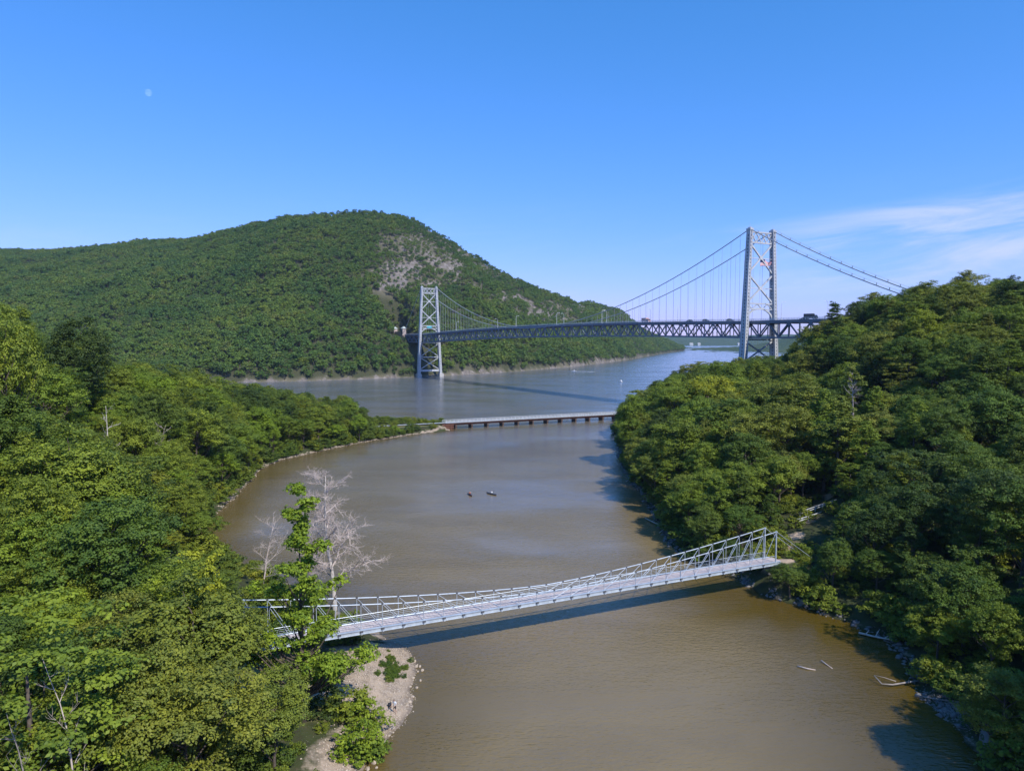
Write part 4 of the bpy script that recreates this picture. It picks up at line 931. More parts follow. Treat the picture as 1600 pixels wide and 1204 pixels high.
# stuff: the rest of the wood, drawn from the same trees
def instancer(name, pts, scl, rot, pid, protos, label, leafmat, kind='stuff', join_trunk=True):
    me = bpy.data.meshes.new(name); n = len(pts); me.vertices.add(n); me.vertices.foreach_set('co', np.asarray(pts, np.float32).ravel())
    for nm, typ, arr, key in (('scl', 'FLOAT_VECTOR', scl, 'vector'), ('rot', 'FLOAT', rot, 'value'), ('pid', 'INT', pid, 'value')):
        a = me.attributes.new(nm, typ, 'POINT'); a.data.foreach_set(key, np.asarray(arr, np.int32 if typ == 'INT' else np.float32).ravel())
    o = link(name, me); ng = bpy.data.node_groups.new(name + '_scatter', 'GeometryNodeTree')
    ng.interface.new_socket('Geometry', in_out='INPUT', socket_type='NodeSocketGeometry'); ng.interface.new_socket('Geometry', in_out='OUTPUT', socket_type='NodeSocketGeometry')
    nn, ll = ng.nodes, ng.links; gi, go = nn.new('NodeGroupInput'), nn.new('NodeGroupOutput'); jn = nn.new('GeometryNodeJoinGeometry')
    def named(k, t):
        a = nn.new('GeometryNodeInputNamedAttribute'); a.data_type = t; a.inputs['Name'].default_value = k; return a.outputs[0]
    cx = nn.new('ShaderNodeCombineXYZ'); ll.new(named('rot', 'FLOAT'), cx.inputs[2]); sc_ = named('scl', 'FLOAT_VECTOR'); pd = named('pid', 'INT')
    for k, (co, to) in enumerate(protos):
        oi = nn.new('GeometryNodeObjectInfo'); oi.inputs['Object'].default_value = co; smt = nn.new('GeometryNodeSetMaterial'); smt.inputs['Material'].default_value = leafmat
        ll.new(oi.outputs['Geometry'], smt.inputs['Geometry']); src = smt.outputs[0]
        if to is not None:
            o2 = nn.new('GeometryNodeObjectInfo'); o2.inputs['Object'].default_value = to; j2 = nn.new('GeometryNodeJoinGeometry'); ll.new(src, j2.inputs[0]); ll.new(o2.outputs['Geometry'], j2.inputs[0]); src = j2.outputs[0]
        cmp_ = nn.new('FunctionNodeCompare'); cmp_.data_type = 'INT'; cmp_.operation = 'EQUAL'
        ints = [s_ for s_ in cmp_.inputs if s_.type == 'INT']; ll.new(pd, ints[0]); ints[1].default_value = k
        ip = nn.new('GeometryNodeInstanceOnPoints'); ll.new(gi.outputs[0], ip.inputs['Points']); ll.new(cmp_.outputs[0], ip.inputs['Selection']); ll.new(src, ip.inputs['Instance']); ll.new(sc_, ip.inputs['Scale'])
        e2r = nn.new('FunctionNodeEulerToRotation'); ll.new(cx.outputs[0], e2r.inputs[0]); ll.new(e2r.outputs[0], ip.inputs['Rotation'])
        ll.new(ip.outputs[0], jn.inputs[0])
    ll.new(jn.outputs[0], go.inputs[0]); md = o.modifiers.new('scatter', 'NODES'); md.node_group = ng
    return tag(o, label, None, None, kind)
def kids(o): return next(c for c in o.children if c.name.startswith('crown')), next(c for c in o.children if c.name.startswith('trunk'))
roots = {}
for o in COL.objects:
    if o.name.startswith('crown'):
        for k, v in PROTO.items():
            if v[0] == o.data and k not in roots: roots[k] = kids(o.parent)
rest = np.array([i for i in range(NT) if i not in ind])
use = [k for k in kinds if k in roots]; pidx = {k: j for j, k in enumerate(use)}
rk_ = np.array([pidx.get(TK[i], 0) for i in rest])
sc3 = np.array([(TW[i] / PROTO[use[p]][3], TW[i] / PROTO[use[p]][3], TH[i] / PROTO[use[p]][2]) for i, p in zip(rest, rk_)])
instancer('bank_forest', np.stack([TX[rest], TY[rest], TZ[rest] - 0.2], -1), sc3, RNG.uniform(0, 6.28, len(rest)), rk_, [roots[k] for k in use], 'mixed green forest filling both banks between the larger trees', M_LEAF_N)
print('NEAR TREES', NT, 'individual', N_IND, {k: len(v) for k, v in zones.items()})

# hand-placed trees
def ground_tree(name, proto, px_, py_, H, wid, tint, label, zg=None, rz=0.0, y=None):
    if y is not None: p = at_y(px_, 600, y); x_, y_ = p.x, y
    else: p = at_z(px_, py_, zg); x_, y_ = p.x, p.y
    z_ = gz(x_, y_); return tag(place_tree(name, proto, (x_, y_, z_ - 0.15), H, wid, rz, tint), label, 'tree', 'trees on the banks')
ground_tree('tulip_tree', 'wisp_a', 474, 1122, 28.5, 6.2, 'bright green', 'tallest straggly sunlit tree standing in front of the footbridge', 2.0, 0.6)
ground_tree('tulip_tree', 'wisp_b', 340, 1112, 19.5, 4.8, 'yellow-green', 'ragged yellow-green tree left of the tall straggly tree by the footbridge', 3.0, 2.2)
ground_tree('tulip_tree', 'wisp_b', 262, 1125, 17.0, 4.6, 'bright green', 'leafy tree second left of the tall straggly tree by the footbridge', 3.5, 4.2)
ground_tree('shore_tree', 'maple_b', 990, 722, 24, 7.0, 'mid green', 'round tree overhanging the tip of the right point by the trestle', 1.0, 1.0)
ground_tree('pine_tree', 'pine_a', 1300, 0, 25, 6.0, 'dark green', 'dark pine with flat boughs beside the bridge road', y=292.0, rz=0.5)
ground_tree('pine_tree', 'snag_pine', 1336, 0, 27, 3.2, 'olive green', 'half-dead pine with bare grey trunk on the right slope', y=182.0, rz=1.5)
for k_, (bpx, bpy_, H, w, tn, lab) in enumerate(((546, 1122, 3.2, 2.6, 'mid green', 'rounded bush on the pebble beach left of the person'), (574, 1130, 3.2, 2.5, 'bright green', 'large bush at the water edge below the person on the beach'),
        (584, 1166, 2.4, 1.9, 'mid green', 'bush on the shingle at the bottom edge below the large bush'), (520, 1062, 3.4, 2.6, 'deep green', 'bush at the back of the beach under the footbridge'), (560, 1170, 3.6, 2.8, 'bright green', 'bright bush behind the shingle at the bottom edge'),
        (510, 1120, 3.2, 2.6, 'dark green', 'dark bush between the lawn and the sandy patch'))):
    ground_tree('bush', 'bush_a' if k_ % 2 else 'bush_b', bpx, bpy_, H, w, tn, lab, 1.0, k_ * 1.3)['category'] = 'bush'
for k_, (bpx, bpy_, H, w, tn, lab) in enumerate(((640, 671, 4.6, 2.2, 'deep green', 'upright dark bush on the causeway left of the trestle'), (618, 673, 3.2, 3.2, 'bright green', 'bright low bush on the causeway beside the upright bush'), (597, 677, 3.6, 3.8, 'mid green', 'wide bush on the causeway at the end of the trees'), (580, 674, 4.0, 3.6, 'mid green', 'bush on the causeway touching the last tall tree'))):
    ground_tree('bush', 'bush_a' if k_ % 2 else 'bush_b', bpx, bpy_, H, w, tn, lab, 2.0, k_ * 1.7)['category'] = 'bush'

# crowns that stand up from the ridge beside the bridge road
for nm_, pr_, px_, tpy_, y_, w_, tn_, lab_ in (('maple_tree', 'maple_b', 1334, 468, 300, 6.0, 'dark green', 'dark round crown on the ridge touching the dark pine'), ('oak_tree', 'oak_a', 1384, 458, 290, 6.5, 'mid green', 'broad crown on the ridge below the end of the bridge cables'),
        ('maple_tree', 'maple_c', 1436, 456, 282, 6.0, 'deep green', 'rounded crown on the ridge just right of the cable ends'), ('locust_tree', 'locust_a', 1496, 438, 268, 6.5, 'mid green', 'flat open crown rising highest on the right ridge skyline'), ('oak_tree', 'oak_b', 1590, 424, 245, 7.0, 'dark green', 'dark crown on the ridge at the right edge of the picture')):
    p_ = at_y(px_, tpy_, float(y_)); g_ = gz(p_.x, p_.y); tag(place_tree(nm_, pr_, (p_.x, p_.y, g_ - .2), max(9.0, p_.z - g_), w_, px_ * 0.37, tn_), lab_, 'tree', 'trees on the banks')
for nm_, pr_, px_, tpy_, y_, w_, tn_, lab_ in (('maple_tree', 'maple_b', 112, 490, 170, 8.0, 'dark green', 'dark rounded tree standing tallest on the left hillside skyline'), ('oak_tree', 'oak_b', 4, 462, 120, 6.0, 'mid green', 'tree cut by the left edge, reaching highest on the left')):
    p_ = at_y(px_, tpy_, float(y_)); g_ = gz(p_.x, p_.y); tag(place_tree(nm_, pr_, (p_.x, p_.y, g_ - .2), max(9.0, p_.z - g_), w_, px_ * 0.37, tn_), lab_, 'tree', 'trees on the banks')

# far shore: four trees of their own, then the hill's wood
far_roots = []
for k_, (k, fpx, fpy, lab) in enumerate((('hill_a', 560, 590, 'round green tree at the far waterline left of the far tower'), ('hill_b', 470, 592, 'pale round tree at the far waterline well left of the far tower'), ('hill_c', 610, 588, 'tall green tree at the far waterline nearest the far tower'), ('hill_d', 785, 581, 'slim green tree on the far shore right of the far tower'))):
    x, y, z = hill_pt(fpx, fpy - 3); y += 10; z = float(hill_height(np.array([x]), np.array([y]))[0])
    r = tag(place_tree('shore_tree', k, (x, y, z - 0.5), PROTO[k][2] * 0.95, PROTO[k][3], k_, 'mid green'), lab, 'tree', 'trees on the far shore'); far_roots.append(kids(r))
hrng = np.random.default_rng(5)
hxs, hys = [], []
for (y0, y1, sp) in ((680, 1150, 6.4), (1150, 1700, 6.6), (1700, 3200, 9.5)):
    X, Y = scatter((-1500, 1000, y0, y1), sp, hrng); hxs.append(X); hys.append(Y)
X, Y = np.concatenate(hxs), np.concatenate(hys); A = np.arctan2(X, Y)
k = (A > -0.72) & (A < 0.28); X, Y, A = X[k], Y[k], A[k]
Z = hill_height(X, Y); ds, dk = np.interp(A, h_az, HC[:, 1]), np.interp(A, h_az, HC[:, 2])
RM = rock_mask(X, Y, Z) * (0.45 + 0.55 * sstep(Z, 15, 45)); keep = (Z > 0.9) & (Y < dk * 1.05 + 25) & (hrng.uniform(size=len(X)) > np.clip(RM * 0.52 + (fbm(X / 17, Z / 11, 93, 3) - 0.5) * 2.2 * np.minimum(RM * 2, 1), 0, 0.93))
# keep the abutment, towers and road clear
bx = (X - B_X) * math.cos(B_AZ) + (Y - B_Y) * math.sin(B_AZ); bt = -(X - B_X) * math.sin(B_AZ) + (Y - B_Y) * math.cos(B_AZ)
keep &= ~((np.abs(bx + 1) < 14) & (bt > SPAN - 8) & (bt < SPAN + 128))
X, Y, Z, RM, bx, bt = X[keep], Y[keep], Z[keep], RM[keep], bx[keep], bt[keep]; n = len(X)
s = hrng.uniform(0.50, 0.98, n) * (0.85 + 0.4 * (vnoise(X / 70, Y / 70, 71) - 0.3)) * (1 - 0.42 * sstep(RM, 0.15, 0.6)) * (0.85 + 0.15 * sstep(260 - Z, 30, 120)) * (1.12 + 0.16 * sstep(70 - Z, 0, 30))
s = np.where((bx > -34) & (bx < -12) & (bt > SPAN + 18) & (bt < SPAN + 118) & (Z < 50), np.clip(np.minimum(s, (49.5 - Z) / 15), 0.22, 2), s)
pid = hrng.choice(4, n, p=[.36, .3, .2, .14])
instancer('hill_forest', np.stack([X, Y, Z - 0.6], -1), np.stack([s * hrng.uniform(0.9, 1.15, n), s * hrng.uniform(.9, 1.15, n), s], -1), hrng.uniform(0, 6.28, n), pid, far_roots, 'dense green wood covering the steep hill across the river', M_LEAF_F)
print('HILL TREES', n)

# ------------------------------------------------------------------ undergrowth
urng = np.random.default_rng(9); UX, UY = scatter((-240, 300, 30, 430), 3.1, urng)
uL, uR = poly_sd(LEFT, UX, UY), poly_sd(RIGHT, UX, UY); UZ = near_height(UX, UY)
k = ((uL > np.where(UY > 130, 0.3, 1.5)) | (uR > 0.5)) & (np.abs(UX) < UY * 0.74 + 15) & (UZ > np.where(UY > 130, 0.12, 0.4))
for c in beach_c: k &= (UX - c[0]) ** 2 + (UY - c[1]) ** 2 > 36
for c in ((440, 1105), (430, 1130), (470, 1120), (450, 1085), (410, 1070), (395, 1100), (515, 1090), (375, 1095)):
    c = at_z(*c, 1.5); k &= (UX - c.x) ** 2 + (UY - c.y) ** 2 > 12
def seg_off2(p, q, r):
    ex, ey = q[0] - p[0], q[1] - p[1]; t = np.clip(((UX - p[0]) * ex + (UY - p[1]) * ey) / (ex * ex + ey * ey), 0, 1); return (UX - p[0] - t * ex) ** 2 + (UY - p[1] - t * ey) ** 2 > r * r
k &= seg_off2((-86, 317), (-33, 344), 3.2) & seg_off2((FB_B - fb_d * 9 + fb_n * 1.3)[:2], (FB_A + fb_d * 1 + fb_n * 1.3)[:2], 2.4)
k &= seg_off2(tuple(at_z(1215, 870, 5)[:2]), tuple(at_z(1300, 788, 6)[:2]), 2.2)
ed = np.minimum(np.where(uL > 0, uL, 99), np.where(uR > 0, uR, 99)); k &= (urng.uniform(size=len(UX)) < np.where(ed < 12, 0.85, 0.4))
UX, UY, UZ, ed = UX[k], UY[k], UZ[k], ed[k]; n = len(UX); s = urng.uniform(0.35, 1.0, n) * np.where((ed < 6) & ((UY > 130) | (UX > 20)) & ~((UX > -64) & (UY > 315) & (UX < 0)), 1.45, 1.0)
c = at_z(612, 1047, 0.5); wx_, wy_ = c.x + urng.normal(size=70) * 0.7, c.y + urng.normal(size=70) * 2.0        # weeds on the shingle
UX, UY, UZ, s = np.append(UX, wx_), np.append(UY, wy_), np.append(UZ, near_height(wx_, wy_)), np.append(s, urng.uniform(0.08, 0.2, 70)); n = len(UX)
bkids = [kids(o) for o in COL.objects if o.name in ('bush', 'bush.001')]
instancer('undergrowth', np.stack([UX, UY, UZ - 0.1], -1), np.stack([s * 1.1, s * 1.1, s], -1), urng.uniform(0, 6.28, n), urng.integers(0, 2, n), bkids, 'low leafy undergrowth along the banks beneath the trees', M_LEAF_N)

# ------------------------------------------------------------------ bare and dead trees
def bare_tree(name, loc, H, spread, seed, label, trunkmat, twigmat, depth=5, droop=0.0, r0=None, nmain=16, z0=0.25, tw=1.0):
    rng = random.Random(seed); root = tag(empty(name, loc), label, 'tree', 'bare trees'); T, B = MB(), MB(); r0 = r0 or 0.016 * H
    path = []; p = Vector((0, 0, -0.5)); d = Vector((rng.uniform(-.06, .06), rng.uniform(-.06, .06), 1))
    for i in range(11):
        path.append(p.copy()); p = p + d * (H * 0.93 / 10); d = (d + Vector((rng.uniform(-.10, .10), rng.uniform(-.10, .10), 0))).normalized()
    T.tube(path, [r0 * (1 - 0.09 * i) for i in range(11)], 8)
    def branch(p, d, L, r, lev):
        n = 4; pts = [p.copy()]; q = p.copy(); dd = d.copy()
        for i in range(n):
            dd = (dd + Vector((rng.uniform(-.3, .3), rng.uniform(-.3, .3), rng.uniform(-.2, .25) - droop * 0.22))).normalized(); q = q + dd * L / n; pts.append(q.copy())
        B.tube(pts, [r * (1 - 0.17 * i) for i in range(n + 1)], 5 if lev < 2 else 3, False)
        if lev < depth:
            for i in range(1, n + 1):
                for _ in range(2 if lev < depth - 1 else 2):
                    e = (dd * 0.8 + Vector((rng.uniform(-1, 1), rng.uniform(-1, 1), rng.uniform(-.5, .8) - droop * 0.4))).normalized()
                    if rng.random() < 0.80: branch(pts[i], e, L * rng.uniform(0.42, 0.62), max(r * 0.5, 0.012 * tw), lev + 1)
    for i in range(nmain):
        f = z0 + (0.97 - z0) * i / nmain + rng.uniform(0, .02); k = min(9, int(f * 10)); p = path[k].lerp(path[k + 1], f * 10 - k); a = i * 2.4 + rng.uniform(-.4, .4)
        L = spread * (1.05 - 0.55 * f) * rng.uniform(0.7, 1.1)
        branch(p, Vector((math.cos(a), math.sin(a), 0.55 - droop * (1 - f))).normalized(), L, r0 * 0.40 * (1.1 - 0.75 * f), 2)
    T.build('trunk', trunkmat, root, True); B.build('branches', twigmat, root); return root
def gp(px_, py_, z): p = at_z(px_, py_, z); p.z = gz(p.x, p.y); return p
p = gp(524, 962, 1.0); bare_tree('dead_sycamore', p, 25.0, 5.8, 3, 'tall bare white sycamore rising behind the footbridge', M_DEAD, M_TWIG, 5, 0.15, 0.42, 24, 0.28, 1.0)
p = gp(412, 935, 1.0); bare_tree('bare_tree', p, 13.5, 4.6, 5, 'small bare pale tree on the bank left of the white sycamore', M_TWIG, M_TWIG, 4, 0.0, 0.16, 14, 0.2, 1.2)
p = at_y(105, 600, 49.0); p.z = gz(p.x, p.y); bare_tree('bare_tree', p, max(9, 23.5 - p.z), 2.4, 8, 'thin bare stems above the leaves at the lower left', M_TWIG, M_TWIG, 3, -0.6, 0.13, 9, 0.45, 1.0)
p = at_y(34, 600, 47.0); p.z = gz(p.x, p.y); bare_tree('bare_tree', p, max(8, 20.5 - p.z), 3.0, 9, 'grey leafless tree in the lower left corner', M_GREYW, M_GREYW, 3, -0.3, 0.14, 9, 0.4, 1.0)
p = at_y(1098, 600, 196.0); p.z = gz(p.x, p.y); bare_tree('dead_tree', p, 14.5, 6.0, 12, 'bleached dead tree with crooked limbs among the right bank trees', M_DEAD, M_DEAD, 3, -0.2, 0.32, 6, 0.6, 4.0)
p = at_y(165, 600, 150.0); p.z = gz(p.x, p.y); bare_tree('dead_tree', p, 21.0, 4.0, 14, 'dead white stem standing in the middle of the left hillside', M_DEAD, M_DEAD, 3, -0.2, 0.26, 6, 0.5, 3.0)
p = at_y(235, 600, 165.0); p.z = gz(p.x, p.y); bare_tree('bare_tree', p, 19.0, 4.5, 15, 'bare brownish crown on the left hillside above the dead white stem', M_TWIG, M_TWIG, 3, -0.2, 0.2, 10, 0.5, 3.0)
sn = next(o for o in COL.objects if o.name.startswith('pine_tree') and 'half-dead' in o.get('label', ''))
srng = random.Random(4)
for i in range(46):
    z = 7 + 12.5 * srng.random(); a = srng.uniform(0, 6.28); L = srng.uniform(0.8, 2.0)
    MB().tube([(0, 0, z), (math.cos(a) * L * .6, math.sin(a) * L * .6, z - 0.1), (math.cos(a) * L, math.sin(a) * L, z + srng.uniform(-.5, .3))], [0.05, 0.035, 0.015], 4, False).build('dead_branch', M_GREYW, sn)

# ------------------------------------------------------------------ stones, boulder, driftwood
def rock_mesh(name, seed, mat, sub=2, rough=0.28):
    import bmesh
    bm = bmesh.new(); bmesh.ops.create_icosphere(bm, subdivisions=sub, radius=1.0); r = random.Random(seed); pl = [(Vector((r.gauss(0, 1), r.gauss(0, 1), r.gauss(0, 1))).normalized(), r.uniform(0.52, 0.9)) for _ in range(9 if sub < 4 else 22)]
    for v in bm.verts:
        for nrm, dd in pl:
            e = v.co.dot(nrm) - dd
            if e > 0: v.co -= nrm * e * 0.9
        v.co *= 1 + r.uniform(-.05, .05) * rough * 3
    me = bpy.data.meshes.new(name); bm.to_mesh(me); bm.free(); me.materials.append(mat); return me
rocks = [rock_mesh('rock', i, M_PALEROCK, 2) for i in range(4)]; grey = [rock_mesh('rock', 20 + i, M_ROCK, 2) for i in range(3)]
rr = random.Random(6)
# countable stones at the beach edge
spots = [(650, 1040), (656, 1040), (653, 1048), (660, 1046), (651, 1073), (657, 1062), (644, 1088), (640, 1096), (636, 1102), (648, 1032), (600, 1160), (592, 1172), (607, 1148), (583, 1190), (588, 1198), (575, 1200), (612, 1138), (646, 1058), (641, 1072)]
for j, (a, b) in enumerate(spots):
    c = at_z(a, b, 0.1); o = link('rock', rocks[j % 4]); sz = rr.uniform(0.16, 0.34); o.location = (c.x, c.y, max(0.03, gz(c.x, c.y)) + sz * 0.15); o.scale = (sz * 1.2, sz, sz * 0.7); o.rotation_euler = (0, 0, rr.uniform(0, 6))
    tag(o, 'pale stone at the edge of the pebble beach, %s from the footbridge shadow' % ORD[sorted(range(len(spots)), key=lambda q: spots[q][1]).index(j)], 'rock', 'stones along the beach edge')
def pebbles(name, n, area, meshmat, smin, smax, label, seed):
    """thousands of small stones in one mesh"""
    rg = np.random.default_rng(seed); base = np.array([(1, 0, 0), (-1, 0, 0), (0, 1, 0), (0, -1, 0), (0, 0, 1), (0, 0, -1)], float); tri = np.array([(0, 2, 4), (2, 1, 4), (1, 3, 4), (3, 0, 4), (2, 0, 5), (1, 2, 5), (3, 1, 5), (0, 3, 5)])
    X, Y = area(rg, n); Z = near_height(X, Y); k = Z > -0.12; X, Y, Z = X[k], Y[k], Z[k]; n = len(X)
    s = smin + (smax - smin) * rg.uniform(size=n) ** 3; a = rg.uniform(0, 6.28, n); st = rg.uniform(.7, 1.3, (n, 3)) * np.array([1.1, .9, .6])
    V = base[None] * st[:, None] * s[:, None, None] * rg.uniform(.75, 1.25, (n, 6, 1)); ca, sa = np.cos(a)[:, None], np.sin(a)[:, None]
    V = np.stack([V[..., 0] * ca - V[..., 1] * sa, V[..., 0] * sa + V[..., 1] * ca, V[..., 2]], -1) + np.stack([X, Y, Z + s * 0.2], -1)[:, None]
    F = (tri[None] + (np.arange(n) * 6)[:, None, None]).reshape(-1, 3)
    return tag(link(name, np_mesh(name, V.reshape(-1, 3), F, meshmat)), label, None, None, 'stuff')
def beach_area(rg, n):
    c = np.array(beach_c)[rg.integers(0, len(beach_c), n)]; return c[:, 0] + rg.normal(size=n) * 2.6, c[:, 1] + rg.normal(size=n) * 3.2
pebbles('beach_pebbles', 9000, beach_area, M_PALEROCK, 0.03, 0.15, 'pale pebbles covering the small beach beside the footbridge', 3)
def shore_area(P, lo, hi):
    def f(rg, n):
        P2 = np.array(P); seg = np.linalg.norm(np.diff(P2, axis=0), axis=1); w = seg / seg.sum(); i = rg.choice(len(seg), n, p=w); t = rg.uniform(size=n)[:, None]; q = P2[i] * (1 - t) + P2[i + 1] * t
        return q[:, 0] + rg.normal(size=n) * hi, q[:, 1] + rg.normal(size=n) * hi
    return f
pebbles('shore_stones', 2600, shore_area(LEFT[11:23], 0, 0.8), M_PALEROCK, 0.08, 0.36, 'pale stones scattered along the left waterline', 4)
pebbles('bank_stones', 2600, shore_area(RIGHT[:16], 0, 1.0), M_ROCK, 0.10, 0.55, 'grey stones scattered along the right waterline', 5)
def gravel_area(rg, n): c = at_z(1482, 1108, 0.4); return c.x + rg.normal(size=n) * 1.7, c.y + rg.normal(size=n) * 2.2
pebbles('bank_gravel', 2500, gravel_area, M_ROCK, 0.06, 0.2, 'patch of grey gravel on the shaded right bank', 6)
c = at_z(1556, 1160, 0.6); bo = link('boulder', rock_mesh('boulder', 55, M_ROCK, 4, 0.1)); bo.location = (c.x + 0.6, c.y, 0.3); bo.scale = (3.6, 2.9, 2.3); bo.rotation_euler = (0.2, 0.1, 0.6)
tag(bo, 'large smooth grey boulder at the water edge in the lower right corner', 'boulder')
for j, (a, b, z, sz, lab) in enumerate(((1137, 891, .4, .5, 'pale rock under the right end of the footbridge'), (1120, 888, .4, .7, 'grey rock under the footbridge left of the pale rock'), (1160, 893, .5, .6, 'rounded rock under the footbridge right of the pale rock'), (1404, 1024, .3, .5, 'square block of stone in the shaded water by the right bank'), (1240, 925, .4, .6, 'rock at the foot of the right bank below the footbridge end'))):
    c = at_z(a, b, z); o = link('rock', (rocks if j == 0 else grey)[j % 3]); o.location = (c.x, c.y, z * 0.6); o.scale = (sz, sz * .9, sz * .7); o.rotation_euler = (0, 0, j); tag(o, lab, 'rock', 'rocks along the right bank')
def log(pts, r, label, mat=M_TWIG, twigs=()):
    w = [at_z(a, b, z) for a, b, z in pts]; o = Vector(w[0]); root = tag(empty('driftwood_log', o), label, 'driftwood', 'driftwood along the right bank')
    MB().tube([p - o for p in w], [r * (1 - 0.6 * i / len(w)) for i in range(len(w))], 7).build('stem', mat, root, True)
    for tw in twigs:
        q = [at_z(a, b, z) - o for a, b, z in tw]; MB().tube(q, [r * 0.6, r * 0.35, r * 0.15][:len(q)], 5).build('side_branch', mat, root, True)
log([(1246, 1040, .12), (1262, 1044, .12), (1274, 1046, .02)], 0.10, 'pale stick floating in the brown water, lower of two')
log([(1283, 1031, .25), (1291, 1037, .12), (1301, 1044, .0)], 0.09, 'thin pale stick poking from the brown water, upper of two')
log([(1342, 988, .2), (1362, 993, .3), (1382, 997, .35), (1398, 1000, .5)], 0.16, 'long pale driftwood log against the right bank', twigs=([(1352, 991, .3), (1358, 984, .7)], [(1368, 994, .3), (1372, 986, .8), (1375, 982, 1.0)], [(1382, 997, .4), (1392, 990, .6)]))
log([(1444, 1062, .4), (1420, 1065, .3), (1395, 1069, .3), (1378, 1068, .3), (1366, 1055, .7)], 0.13, 'forked grey branch reaching over the shaded water', M_GREYW, ([(1400, 1064, .4), (1382, 1058, .6), (1365, 1054, .7)],))
log([(1500, 1096, .9), (1465, 1092, .5), (1430, 1085, .3)], 0.11, 'straight grey log lying on the gravel bank', M_GREYW)
log([(1050, 826, .6), (1036, 822, .8), (1020, 815, .5), (1008, 809, .2)], 0.16, 'pale fallen trunk on the right shore beyond the footbridge', M_DEAD, ([(1040, 824, .6), (1030, 832, .3)],))
log([(990, 742, 1.4), (984, 748, .7), (978, 752, .2)], 0.2, 'pale log leaning at the tip of the right point')

# ------------------------------------------------------------------ people, kayaks, boats
def skin_body(name, joints, edges, mats, parent, loc=(0, 0, 0)):
    """one continuous body: joints {key: (xyz, radius)}; colour by height bands through material slots"""
    keys = list(joints); me = bpy.data.meshes.new(name); me.from_pydata([joints[k][0] for k in keys], [(keys.index(a), keys.index(b)) for a, b in edges], [])
    o = link(name, me, parent, loc); sk = o.modifiers.new('skin', 'SKIN'); me.skin_vertices.new() if not me.skin_vertices else None
    for i, k in enumerate(keys): r = joints[k][1]; me.skin_vertices[0].data[i].radius = r if isinstance(r, tuple) else (r, r)
    me.skin_vertices[0].data[keys.index('pelvis')].use_root = True
    ss = o.modifiers.new('sub', 'SUBSURF'); ss.levels = ss.render_levels = 2
    dg = bpy.context.evaluated_depsgraph_get(); dg.update(); ev = o.evaluated_get(dg); m2 = bpy.data.meshes.new_from_object(ev); o.modifiers.clear(); o.data = m2
    for m in mats[0]: m2.materials.append(m)
    for p in m2.polygons: p.material_index = mats[1](p.center); p.use_smooth = True
    return o
M_SKIN = weathered('skin', (0.48, 0.30, 0.21), (0.54, 0.35, 0.25), 3, 0.6); M_SHIRT = weathered('white_shirt', (0.70, 0.74, 0.80), (0.80, 0.83, 0.86), 2, 0.9)
M_DARKC = weathered('dark_cloth', (0.02, 0.022, 0.03), (0.04, 0.04, 0.05), 2, 0.9); M_HAIR = weathered('dark_hair', (0.03, 0.022, 0.018), (0.05, 0.035, 0.03), 4, 0.7)
M_ORANGE = weathered('rust_red_vest', (0.40, 0.12, 0.06), (0.48, 0.16, 0.08), 2, 0.8); M_HULL1 = weathered('dark_hull', (0.06, 0.03, 0.03), (0.10, 0.05, 0.04), 1, 0.4); M_HULL2 = weathered('black_hull', (0.03, 0.03, 0.04), (0.05, 0.05, 0.06), 1, 0.35)
def fingers(J, E, wrist, base, dirv, side, r=0.009):
    """palm and five fingers hanging from a wrist"""
    w = Vector(wrist); d = Vector(dirv).normalized(); s = Vector(side).normalized(); J[base + 'palm'] = (tuple(w + d * 0.07), (0.036, 0.018)); E.append((base, base + 'palm'))
    for i, (off_, L) in enumerate(((-0.030, 0.070), (-0.010, 0.080), (0.010, 0.075), (0.028, 0.058))):
        a = w + d * 0.105 + s * off_; J['%sf%da' % (base, i)] = (tuple(a), r); J['%sf%db' % (base, i)] = (tuple(a + d * L * .6 + d.cross(s) * L * 0.25), r * .9); J['%sf%dc' % (base, i)] = (tuple(a + d * L * .9 + d.cross(s) * L * 0.6), r * .8)
        E += [(base + 'palm', '%sf%da' % (base, i)), ('%sf%da' % (base, i), '%sf%db' % (base, i)), ('%sf%db' % (base, i), '%sf%dc' % (base, i))]
    a = w + d * 0.045 - s * 0.042; J[base + 'ta'] = (tuple(a), r * 1.1); J[base + 'tb'] = (tuple(a + d * 0.045 - s * 0.02), r); E += [(base + 'palm', base + 'ta'), (base + 'ta', base + 'tb')]
